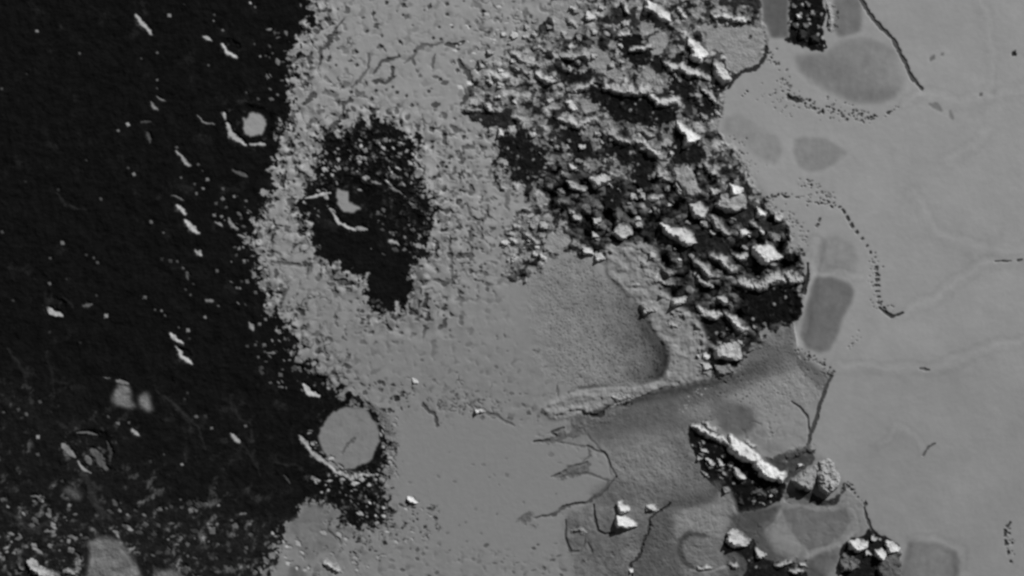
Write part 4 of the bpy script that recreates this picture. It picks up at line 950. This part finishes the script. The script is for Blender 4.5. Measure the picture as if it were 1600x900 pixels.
ridge(Z1([(30, 320), (90, 290), (130, 300)]), 'bright arc on the upper rim of the round black knoll', 6, 5, 6, 165)
ridge(Z1([(150, 445), (230, 430), (300, 420)]), 'bright patch ridge across the middle of the round black knoll', 6, 8, 5, 160)
CUR[0] = None
slab(Z1([(770, 790), (840, 800), (900, 860), (880, 900), (830, 850)]), 'thin bright edge beside an oval black shaded patch at the right of the belt', .45, tone=150, step=2.4)
ridge(Z2([(100, 320), (160, 360), (200, 395), (255, 375)]), 'bent bright ridge at the left of the upper mountains', 7, 8, 4, 160)
ridge(Z2([(390, 462), (450, 462), (530, 440), (610, 385)]), 'bright ridge shaped like a low roof, left of the great black mass', 6.5, 11, 4, 150)
slab(Z2([(360, 550), (400, 540), (470, 620), (430, 632), (390, 600)]), 'small bright oblong block with a dark notch below, under the roof-shaped ridge', .6, tone=172, step=2.4)
ridge(Z2([(330, 175), (420, 180), (520, 150), (545, 190)]), 'pale arched ridge over a black shaded patch, upper left of the mountains', 6, 12, 3, 140)
CUR[0] = 'great'
ridge(Z2([(720, 440), (860, 470), (950, 490), (1090, 470)]), 'broad crumbly bright ridge along the top of the great black mass', 8, 17, 8, 150, rough_=2.4)
ridge(Z2([(1105, 510), (1170, 575), (1250, 572), (1330, 555)]), 'sharp bright ridge at the right end of the great black mass', 8, 11, 6, 170)
CUR[0] = None
ridge(Z2([(90, 90), (230, 110)]), 'low pale swell at the far upper left of the mountains', 4, 8, 4, 142)
ridge(Z2([(290, 705), (380, 735), (470, 780), (545, 735)]), 'bright V-shaped ridge above a speckled black shaded patch', 6, 10, 4, 158)
slab(Z2([(40, 820), (90, 810), (110, 850), (60, 860)]), 'small bright knob at the left edge of the mountain belt beside a large black hollow', .6, tone=165, step=2.2)
# middle cluster
slab(Z3([(1100, 90), (1160, 95), (1200, 160), (1345, 245), (1350, 260), (1205, 300), (1190, 230), (1120, 160)]), 'brightest arrow-shaped mountain, pointing right into the plain', .55, tone=188)
ridge(Z3([(800, 195), (840, 230), (890, 235), (940, 205)]), 'small cup-shaped pale ridge left of the arrow-shaped mountain', 5, 7, 4, 140)
ridge(Z3([(790, 290), (860, 345), (930, 400), (980, 400)]), 'thin sharp bright crest slanting above a black slope', 9, 6, 12, 150)
ridge(Z3([(950, 560), (985, 620), (1055, 635)]), 'small L-shaped pale ridge in the middle of the belt', 6, 6, 4, 140)
ridge(Z3([(480, 210), (560, 250), (640, 300), (710, 290)]), 'mottled crumbly pale ridge in the middle of the belt', 7, 14, 7, 132, rough_=2.6)
slab(Z3([(370, 620), (460, 590), (570, 580), (580, 610), (480, 650), (400, 665)]), 'flat-topped bright block beside a smooth black shaded patch', .4, tone=158, step=2.4)
slab(Z3([(130, 640), (210, 640), (310, 670), (330, 700), (290, 725), (190, 700)]), 'pale low block left of the flat-topped bright block', .4, tone=136, step=2.4)
slab(Z3([(165, 490), (260, 520), (180, 530)]), 'tiny bright sliver above the pale low block', .6, tone=160, step=2)
slab(Z3([(215, 430), (270, 425), (305, 455), (275, 485), (225, 470)]), 'rounded grey knob at the lower end of a speckled black shaded patch', .35, tone=120, step=2.2)
slab(Z3([(700, 745), (760, 750), (770, 790), (710, 785)]), 'small bright square knob, left of a matching knob', .5, tone=150, step=2)
slab(Z3([(790, 740), (840, 750), (830, 790), (795, 780)]), 'small bright square knob, right of a matching knob', .5, tone=150, step=2)
ridge(Z3([(860, 785), (920, 800), (960, 775)]), 'low bright ridge right of two small square knobs', 5, 7, 4, 155)
slab(Z3([(1020, 820), (1060, 835), (1090, 870), (1040, 860)]), 'small bright chip under the pale smooth saddle', .5, tone=155, step=2)
slab(Z3([(1090, 530), (1200, 515), (1250, 580), (1270, 690), (1310, 740), (1220, 750), (1160, 680), (1110, 620)]), 'smooth grey saddle-shaped hill right of the middle of the belt', .12, lift=2, steep=.8, tone=128)
ridge(Z3([(1100, 680), (1135, 720), (1155, 725)]), 'small pale notch beside the grey saddle-shaped hill', 4, 5, 3, 145)
ridge(TL(800, 0, [(905, 775), (935, 812), (965, 822)]), 'bright ridge at the right edge of the belt, above the long pale block', 6, 8, 4, 145)
# lower right cluster
CUR[0] = 'pyramid'
slab(Z4([(570, 60), (650, 60), (680, 90), (620, 135), (590, 120)]), 'small very bright cap at the top of the smooth grey pyramid', .55, lift=3, tone=192, step=2.2)
slab(Z4([(500, 150), (600, 130), (690, 140), (700, 250), (620, 275), (540, 270), (450, 225)]), 'smooth grey pyramid-like block with a bright cap, above a dark shadow', .2, lift=3, tone=136)
CUR[0] = None
slab(Z4([(220, 230), (300, 190), (370, 210), (390, 270), (330, 330), (270, 320), (240, 280)]), 'rounded bright dome left of the smooth grey pyramid', .42, tone=158)
slab(Z4([(800, 240), (850, 240), (900, 290), (860, 320), (810, 315)]), 'bright cube-like block in the right of the belt, upper of a row of two', .6, tone=180, step=2.4)
slab(Z4([(960, 290), (990, 285), (1030, 330), (1010, 365), (965, 350)]), 'outermost bright block at the right edge of the belt, beside the plain', .5, tone=160, step=2.4)
slab(Z4([(-30, 400), (50, 455), (110, 440), (180, 395), (250, 430), (265, 560), (170, 570), (110, 510), (20, 480)]), 'large bright table-like block with a notched lower side, middle of the lower belt', .42, tone=166)
ridge(Z4([(410, 345), (450, 420), (500, 465), (545, 480)]), 'curved bright ridge right of the table-like block', 8, 12, 5, 135, dark=.15)
slab(Z4([(650, 450), (700, 430), (770, 450), (740, 485), (670, 495)]), 'bright flat chip below the smooth grey pyramid', .5, tone=172, step=2.3)
slab(Z4([(820, 450), (880, 445), (870, 490)]), 'tiny bright triangle right of the flat chip', .6, tone=160, step=2.2)
ridge(Z4([(740, 370), (790, 420), (830, 440)]), 'thin pale crest running down to the tiny bright triangle', 5, 4, 4, 135)
slab(Z4([(870, 540), (945, 540), (960, 610), (1020, 690), (950, 705), (880, 725), (830, 680), (780, 630), (790, 600), (870, 590)]), 'biggest bright pyramid in the right of the belt, three-sided with a dark shadow below', .48, lift=1, tone=172)
ridge(Z4([(590, 675), (650, 700), (710, 670)]), 'small bright smile-shaped ridge left of the biggest bright pyramid', 7, 9, 4, 162)
ridge(Z4([(400, 680), (470, 710), (540, 775), (600, 810)]), 'long bright ragged ridge slanting down in the lower belt', 9, 13, 6, 148, rough_=2)
ridge(Z4([(260, 730), (320, 790), (380, 855), (440, 850)]), 'broad pale ragged ridge, parallel to and left of the long one', 9, 13, 5, 140, rough_=2)
slab(Z4([(210, 660), (250, 650), (270, 690), (220, 700)]), 'small grey square knob above the ragged ridges', .35, tone=130, step=2.2)
ridge(Z4([(0, 100), (30, 80)]), 'pale sliver at the left of the smooth pyramid group', 4, 5, 4, 130)
ridge(Z4([(90, 50), (120, 110)]), 'upright bright sliver below the grey saddle-shaped hill', 5, 6, 4, 145)
slab(Z4([(390, 90), (430, 85), (500, 100), (410, 130)]), 'tiny bright bow-shaped chip left of the very bright cap', .5, tone=150, step=2)
ridge(Z5([(255, 40), (300, 110), (350, 150), (400, 155)]), 'thin bright ridge directly under the broad ragged ridge', 6, 6, 4, 150)
CUR[0] = 'right'
ridge(Z5([(650, 125), (700, 150), (770, 170)]), 'bright knobbly end of the crest along the top of the black mass on the right', 9, 12, 5, 158, rough_=2)
ridge(Z5([(770, 150), (840, 170), (900, 120), (990, 95), (1040, 105)]), 'broad bright crest along the top of the black mass on the right', 9, 16, 8, 152, rough_=3)
CUR[0] = None
slab(Z5([(1050, 50), (1100, 20), (1180, 25), (1215, 80), (1200, 130), (1120, 120), (1090, 110)]), 'crumbly bright knot at the right end of the belt beside the thin black crack', .4, tone=140, rough_=3.4, dark=.2, step=2.3)
slab(Z5([(70, 280), (130, 265), (200, 215), (210, 250), (140, 310), (80, 310)]), 'pale lens-shaped block in the lower belt above a dark slope', .45, tone=150)
slab(Z5([(460, 260), (500, 210), (540, 230), (550, 290), (500, 305)]), 'small pale rounded block between the lens and the black mass', .5, tone=144, step=2.4)
ridge(Z5([(300, 365), (350, 405), (430, 430), (460, 410)]), 'bright ragged crest above a black shaded patch in the lower belt', 8, 11, 6, 160, rough_=2)
ridge(Z5([(530, 400), (590, 460), (640, 530), (690, 535)]), 'bright slanting crest, right of a similar ragged one', 9, 11, 6, 160)
slab(Z5([(440, 720), (500, 670), (580, 650), (650, 650), (660, 790), (580, 785), (510, 770), (450, 760)]), 'lowest large bright block of the belt, with a black arch of shadow beneath', .3, lift=2, tone=154)
slab(Z5([(330, 745), (370, 735), (405, 760), (380, 790), (335, 780)]), 'small bright cube left of the lowest large block, upper of a stacked pair', .5, tone=168, step=2.2)
slab(Z5([(320, 840), (360, 830), (410, 840), (400, 880), (340, 870)]), 'small bright cube left of the lowest large block, lower of a stacked pair', .5, tone=168, step=2.2)
slab(Z5([(270, 765), (310, 765), (300, 785)]), 'tiny bright chip left of the stacked pair of cubes', .6, tone=160, step=2)
slab(Z5([(440, 850), (560, 850), (600, 890), (560, 920), (470, 920)]), 'flat grey block directly beneath the lowest large bright block', .2, lift=1.5, tone=118, step=2.6)
slab(TL(800, 300, [(490, 165), (525, 140), (570, 170), (560, 200), (510, 215), (480, 195)]), 'round white-topped dome in the left of the lower belt', .4, lift=1, tone=150, step=2.4)
slab(TL(800, 300, [(330, 265), (380, 262), (385, 290), (340, 285)]), 'bright flat chip at the south edge of the belt, left of a round white knob', .5, tone=170, step=2.2)
slab(TL(800, 300, [(395, 290), (430, 285), (435, 315), (400, 318)]), 'round white knob at the south edge of the belt', .5, tone=165, step=2.2)
ridge(TL(800, 300, [(270, 90), (290, 120), (312, 132)]), 'short bright slanting ridge in the left of the lower belt', 6, 6, 4, 155)
slab(TL(800, 300, [(380, 120), (415, 115), (420, 140), (385, 145)]), 'small bright knob right of the short slanting ridge', .5, tone=160, step=2.2)
slab(TL(800, 300, [(375, 190), (400, 190), (400, 212), (380, 212)]), 'tiny bright knob left of the white-topped dome', .6, tone=160, step=2)
slab(TL(800, 300, [(130, 140), (170, 145), (165, 170), (135, 162)]), 'lone bright knob where the belt meets the grey upland', .5, tone=155, step=2.2)
ridge(TL(800, 300, [(60, 195), (90, 220), (115, 240)]), 'bright slanting ridge in the small southwestern rubble patch', 5, 7, 4, 148)
ridge(TL(800, 300, [(-5, 225), (20, 240)]), 'bright stub at the left of the small southwestern rubble patch', 5, 6, 4, 150)
slab(TL(800, 300, [(640, 285), (680, 285), (675, 310), (645, 308)]), 'soft pale knob on the top of the ice tongue', .4, tone=146, step=2.2)
ridge(TL(800, 300, [(670, 415), (700, 425), (735, 430)]), 'soft pale ridge where the tongue meets the belt', 5, 8, 4, 142)
slab(TL(800, 300, [(600, 530), (640, 505), (690, 530), (680, 560), (620, 565)]), 'soft pale lump on the left bank of the ice tongue', .3, tone=134, rough_=2)
ridge(TL(800, 300, [(560, 435), (590, 430)]), 'tiny pale ridge on the upper tongue', 3, 5, 3, 140, step=2.2)
ridge(TL(800, 300, [(700, 350), (735, 385), (760, 380)]), 'dark-backed ridge at the upper right of the tongue', 6, 6, 6, 118)
ridge(TL(800, 300, [(740, 620), (770, 630)]), 'low bright swell on the lower tongue', 3, 7, 4, 142, step=2.2)
# top left of the belt
slab(TL(800, 0, [(350, 55), (395, 70), (390, 95), (350, 90)]), 'small bright square block near the top edge, left of the big triangle', .5, tone=168, step=2.4)
ridge(TL(800, 0, [(520, 10), (535, 40), (545, 60)]), 'upright bright splinter at the top edge', 6, 6, 4, 160)
ridge(TL(800, 0, [(0, 250), (30, 270)]), 'pale smear-like ridge at the left of the belt', 4, 8, 4, 150)
ridge(TL(800, 0, [(260, 95), (300, 130)]), 'short speckled ridge below the top edge, left', 4, 5, 4, 140)
ridge(TL(400, 0, [(1200, 250), (1250, 290)]), 'pale blunt ridge at the outer left of the belt', 5, 9, 4, 150)
ridge(TL(400, 0, [(1110, 355), (1145, 380)]), 'bright blunt knob at the outer left of the belt', 5, 8, 4, 160)
ridge(TL(400, 0, [(1070, 490), (1105, 520), (1120, 520)]), 'bright crest over the black streak left of the belt', 5, 9, 4, 155)
ridge(TL(400, 0, [(965, 515), (1050, 520)]), 'small pale crest at the left tip of the black streak', 4, 6, 4, 140)
slab(TL(400, 0, [(1135, 605), (1160, 600), (1160, 635), (1140, 635)]), 'lone bright knob between the black streak and the black blob', .5, tone=170, step=2)
# massif in the ice
CUR[0] = 'massif'
ridge(Z6([(120, 125), (180, 155), (260, 195), (350, 235), (400, 262)]), 'thin left end of the bright crest above the black massif', 8, 4, 9, 165, step=2.2)
slab(Z6([(390, 195), (440, 240), (520, 290), (590, 340), (640, 400), (700, 440), (760, 480), (830, 460), (820, 500), (770, 530), (720, 510), (650, 485), (610, 440), (570, 390), (490, 350), (410, 300)]),
     'long broad bright crest running along the top of the black massif', .5, lift=2, steep=1.5, tone=176, step=2.2, rough_=1.6)
ridge(Z6([(190, 100), (230, 135), (280, 170)]), 'short pale splinter parallel to the thin end of the bright crest', 4, 4, 3, 150, step=2)
ridge(Z6([(510, 235), (545, 265), (575, 285)]), 'small pale splinter on the ice side of the bright crest', 4, 4, 3, 150, step=2)
slab(Z6([(160, 280), (200, 290), (225, 320), (210, 330), (170, 300)]), 'small pale splinter at the left of the black massif', .5, tone=150, step=2)
slab(Z6([(210, 375), (260, 375), (280, 405), (240, 415)]), 'bright chip in the left of the black massif', .6, tone=160, step=2)
slab(Z6([(295, 365), (340, 375), (345, 420), (320, 425)]), 'pale upright chip in the middle of the black massif', .5, tone=150, step=2)
slab(Z6([(410, 425), (450, 430), (500, 480), (510, 525), (470, 520), (430, 480)]), 'largest bright foot block inside the black massif', .6, tone=156, step=2.3)
slab(Z6([(135, 340), (180, 335), (190, 370), (150, 385)]), 'grey chip at the left rim of the black massif', .3, tone=130, step=2)
slab(Z6([(170, 455), (200, 470), (235, 510), (200, 505)]), 'pale toe at the lower left rim of the black massif', .4, tone=128, step=2)
slab(Z6([(330, 590), (380, 580), (385, 625), (350, 630)]), 'grey chip at the bottom left of the black massif', .4, tone=120, step=2)
slab(Z6([(680, 620), (710, 625), (715, 655), (685, 650)]), 'tiny bright chip at the lower right of the black massif', .6, tone=150, step=2)
ridge(Z6([(560, 640), (600, 610), (640, 640)]), 'dim grey hump at the bottom of the black massif', 4, 7, 4, 80, step=2.2)
CUR[0] = 'double'
slab(Z6([(880, 540), (930, 500), (1010, 440), (1060, 420), (1040, 500), (1000, 590), (960, 585)]), 'smooth grey left face of the pale double peak', .26, lift=3, tone=128)
slab(Z6([(1070, 420), (1100, 385), (1140, 385), (1180, 460), (1210, 510), (1180, 590), (1120, 610), (1080, 570), (1060, 500)]), 'rough bright right half of the pale double peak', .32, lift=4, tone=134, rough_=3, step=2.4)
CUR[0] = None
slab(Z6([(905, 410), (950, 405), (955, 425), (910, 428)]), 'tiny bright chip on the dark saddle left of the double peak', .5, tone=165, step=2)
ridge(Z6([(830, 360), (900, 330), (960, 300), (1000, 310)]), 'low dark ridge joining the crest to the crack', 4, 7, 6, 74)
CUR[0] = 'double'
ridge(Z6([(1060, 520), (1045, 560), (1100, 600)]), 'dark notch ridge in the double peak', 4, 4, 4, 90, step=2)
CUR[0] = None
# bottom knots
slab(Z7([(100, 290), (130, 250), (180, 255), (260, 310), (290, 350), (240, 380), (150, 385), (100, 350)]), 'pale striped dome at the bottom, left of the small ragged peak', .45, lift=1, tone=162)
slab(Z7([(320, 375), (350, 385), (360, 430), (420, 470), (400, 490), (340, 480), (320, 430)]), 'small ragged bright peak right of the striped dome', .4, tone=150, step=2.3)
darkb = dict(tone=60, rough_=3)
CUR[0] = 'broken'
ridge(Z7([(490, 560), (560, 545), (620, 520)]), 'pale broken ridge at the bottom edge, left piece', 6, 8, 4, 148)
ridge(Z7([(610, 600), (650, 610), (710, 605)]), 'pale broken ridge at the bottom edge, lower piece', 6, 8, 4, 150)
ridge(Z7([(700, 545), (740, 560)]), 'tiny pale piece at the right of the broken ridge', 4, 5, 3, 150, step=2)
ridge(Z7([(110, 545), (150, 560), (160, 520)]), 'pale speck ridge at the bottom left of the broken ridges', 4, 6, 4, 140, step=2.2)
CUR[0] = 'knot'
slab(Z7([(1110, 360), (1150, 330), (1230, 325), (1255, 370), (1240, 410), (1160, 420), (1130, 390)]), 'bright left lump of the black knot at the bottom', .5, lift=1, tone=176, step=2.3)
slab(Z7([(1240, 415), (1290, 440), (1290, 470), (1240, 460)]), 'pale foot of the bright left lump of the black knot', .5, tone=160, step=2.2)
slab(Z7([(1320, 435), (1370, 405), (1420, 420), (1410, 470), (1370, 490), (1330, 460)]), 'bright middle lump of the black knot at the bottom', .5, lift=1, tone=170, step=2.3)
slab(Z7([(1400, 340), (1470, 350), (1530, 410), (1500, 430), (1440, 435), (1410, 380)]), 'bright right lump of the black knot at the bottom', .5, lift=1.5, tone=172, step=2.4)
slab(Z7([(1285, 300), (1330, 310), (1360, 330), (1320, 345), (1290, 330)]), 'small pale cap on the top of the black knot', .4, tone=150, step=2)
slab(Z7([(1030, 540), (1060, 420), (1120, 450), (1190, 530), (1180, 570), (1100, 590), (1050, 580)]), 'dark speckled lower left flank of the black knot', .3, lift=1, tone=92, step=2.2, rough_=3)
slab(Z7([(1370, 520), (1440, 445), (1525, 440), (1530, 640), (1400, 690), (1350, 600)]), 'smooth dark grey right flank of the black knot', .08, lift=4, tone=86, step=2.6)
CUR[0] = None
# knobs beside the smooth plain
slab(TL(800, 600, [(490, 560), (520, 540), (560, 575), (555, 595), (510, 595)]), 'bright pointed knob, upper left of three beside the round basin', .5, tone=176, step=2.2)
slab(TL(800, 600, [(490, 630), (530, 618), (595, 655), (550, 672), (500, 655)]), 'bright flat knob with a black shadow, lowest of three beside the round basin', .6, lift=1, tone=186, step=2.2)
slab(TL(800, 600, [(635, 565), (670, 560), (695, 580), (680, 595), (640, 590)]), 'bright speckled knob, rightmost of three beside the round basin', .5, tone=164, step=2.2)
slab(TL(400, 600, [(710, 530), (730, 525), (768, 555), (745, 562), (720, 552)]), 'lone bright knob on the left of the smooth grey plain', .6, tone=186, step=2.2)
slab(TL(400, 600, [(1030, 122), (1075, 120), (1075, 133), (1035, 133)]), 'tiny bright bar at the upper edge of the smooth grey plain', .5, tone=170, step=2)
slab(TL(400, 300, [(728, 870), (765, 885), (765, 895), (735, 890)]), 'tiny bright fleck above the smooth grey plain', .5, tone=170, step=2)
ridge(TL(800, 600, [(470, 60), (510, 75), (540, 60)]), 'pale lump near the lower end of the ice tongue', 4, 7, 4, 145)
ridge(TL(800, 600, [(280, 690), (310, 680), (340, 700)]), 'low pale arc at the left of the three knobs', 3, 5, 4, 130, step=2.2)
ridge(TL(800, 600, [(870, 868), (930, 866)]), 'small bright bar inside the lower rim of the round basin', 3, 5, 3, 165, step=2)
slab(TL(800, 600, [(550, 868), (568, 862), (570, 880), (555, 885)]), 'tiny white knob at the bottom edge left of the round basin', .6, tone=185, step=2)
# hills in the bottom left corner
slab(G([(125, 830), (150, 815), (190, 850), (240, 860), (275, 890), (260, 910), (200, 900), (160, 880)]), 'ragged bright hill at the bottom left corner', .4, tone=140, rough_=2.4)
ridge(G([(90, 850), (110, 870)]), 'dull hump left of the ragged bright hill', 4, 7, 4, 100)
ridge(G([(300, 880), (360, 885)]), 'low bright strip at the bottom edge beside the wedge shaped patch', 3, 5, 3, 140)
ridge(TL(400, 600, [(320, 840), (350, 860), (390, 880)]), 'bright slanting crest at the bottom edge below the cracked grey patch', 5, 7, 4, 150)
CUR[0] = 'blocky'
for q, (a, b, t, s) in enumerate([(208, 75, 165, 5), (270, 60, 120, 5), (300, 125, 120, 4), (185, 30, 110, 4), (240, 120, 90, 5), (250, 20, 90, 5), (225, 160, 50, 7), (285, 180, 45, 7), (190, 120, 60, 5)]):
    cx, cy = 1180 + a / 3, b / 3
    slab([(cx - s, cy - s * .6), (cx, cy - s), (cx + s, cy - s * .3), (cx + s * .5, cy + s * .8), (cx - s * .6, cy + s * .7)], 'small knob poking out of the black blocky mountain at the top edge', .5, tone=t, step=2, name='ice_hummock', cat='hummock', group='knobs on the black mountain at the top edge')
ridge(TL(1180, 0, [(345, 40), (350, 90), (345, 140)]), 'pale upright wall on the right side of the black blocky mountain', 4, 9, 4, 140)

CUR[0] = None
# hummocks strewn through the belt, every one its own knob
def strew(poly, n, label, group, tones, sizes, seed):
    r = random.Random(seed); xs = [p[0] for p in poly]; ys = [p[1] for p in poly]; k = 0
    while k < n:
        x = r.uniform(min(xs), max(xs)); y = r.uniform(min(ys), max(ys))
        if not inside(np.array([x]), np.array([y]), poly)[0]: continue
        k += 1; s = r.uniform(*sizes); a0 = r.uniform(0, 6.28); el = r.uniform(1.0, 1.9); rot = r.uniform(-.2, .9)
        pg = []
        nv = r.choice([4, 5, 5, 6])
        for v in range(nv):
            a = a0 + 6.283 * v / nv; rr = s * r.uniform(.7, 1.15)
            u, w = rr * math.cos(a) * el, rr * math.sin(a)
            pg.append((x + u * math.cos(rot) - w * math.sin(rot), y + u * math.sin(rot) + w * math.cos(rot)))
        tn_ = r.uniform(*tones)
        slab(pg, hummock_label(x, y, s, el, tn_) or label, r.uniform(.35, .65), steep=1.5, tone=tn_, step=max(1.9, s * .55), name='ice_hummock', cat='hummock', group=group, rough_=1.5)
        PLACED.append((x, y, s, el, group))
strew([(770, 60), (860, 10), (880, 80), (870, 170), (800, 160), (745, 150), (745, 110)], 30, 'small pale knob in the fine rubble at the upper left of the mountain belt', 'knobs in the upper left rubble', (118, 165), (2.2, 4.5), 101)
strew([(870, 0), (1000, 0), (1000, 60), (960, 130), (890, 120), (870, 60)], 18, 'small pale knob among the upper mountains left of the big triangle', 'knobs left of the big triangular mountain', (110, 165), (2.2, 5), 102)
strew([(840, 170), (1000, 190), (1060, 210), (1050, 300), (840, 300)], 24, 'small knob in the broken ground in the middle of the mountain belt', 'knobs in the middle of the belt', (90, 160), (2.2, 5), 103)
strew([(880, 310), (1030, 300), (1200, 330), (1230, 400), (1240, 440), (1180, 470), (1100, 500), (1060, 440), (1050, 390), (900, 370)], 34, 'small knob in the dark gaps between the mountains of the lower belt', 'knobs in the lower belt', (70, 165), (2.2, 5.5), 104)
strew([(790, 350), (850, 340), (860, 400), (800, 440), (785, 400)], 16, 'small knob in the rubble patch at the left foot of the belt', 'knobs in the southwestern rubble patch', (90, 165), (2, 4.5), 105)
CUR[0] = 'massif'
strew([(1090, 675), (1210, 745), (1215, 785), (1160, 795), (1100, 735)], 18, 'small dull knob on the slopes of the black massif', 'knobs on the black massif', (50, 135), (2, 4.5), 106)
CUR[0] = None
strew([(1040, 120), (1130, 130), (1120, 190), (1060, 170)], 14, 'small knob between the wavy ridge and the arrow-shaped mountain', 'knobs above the arrow-shaped mountain', (90, 150), (2.2, 4.5), 107)
strew([(1150, 500), (1200, 505), (1190, 530), (1150, 560), (1110, 580), (1100, 520)], 14, 'small knob at the foot of the black mass on the right', 'knobs below the black mass', (80, 150), (2, 4), 108)
print('things', len([o for o in COL.objects if o.parent is None]), 'tris', sum(len(o.data.polygons) for o in COL.objects if o.type == 'MESH'))
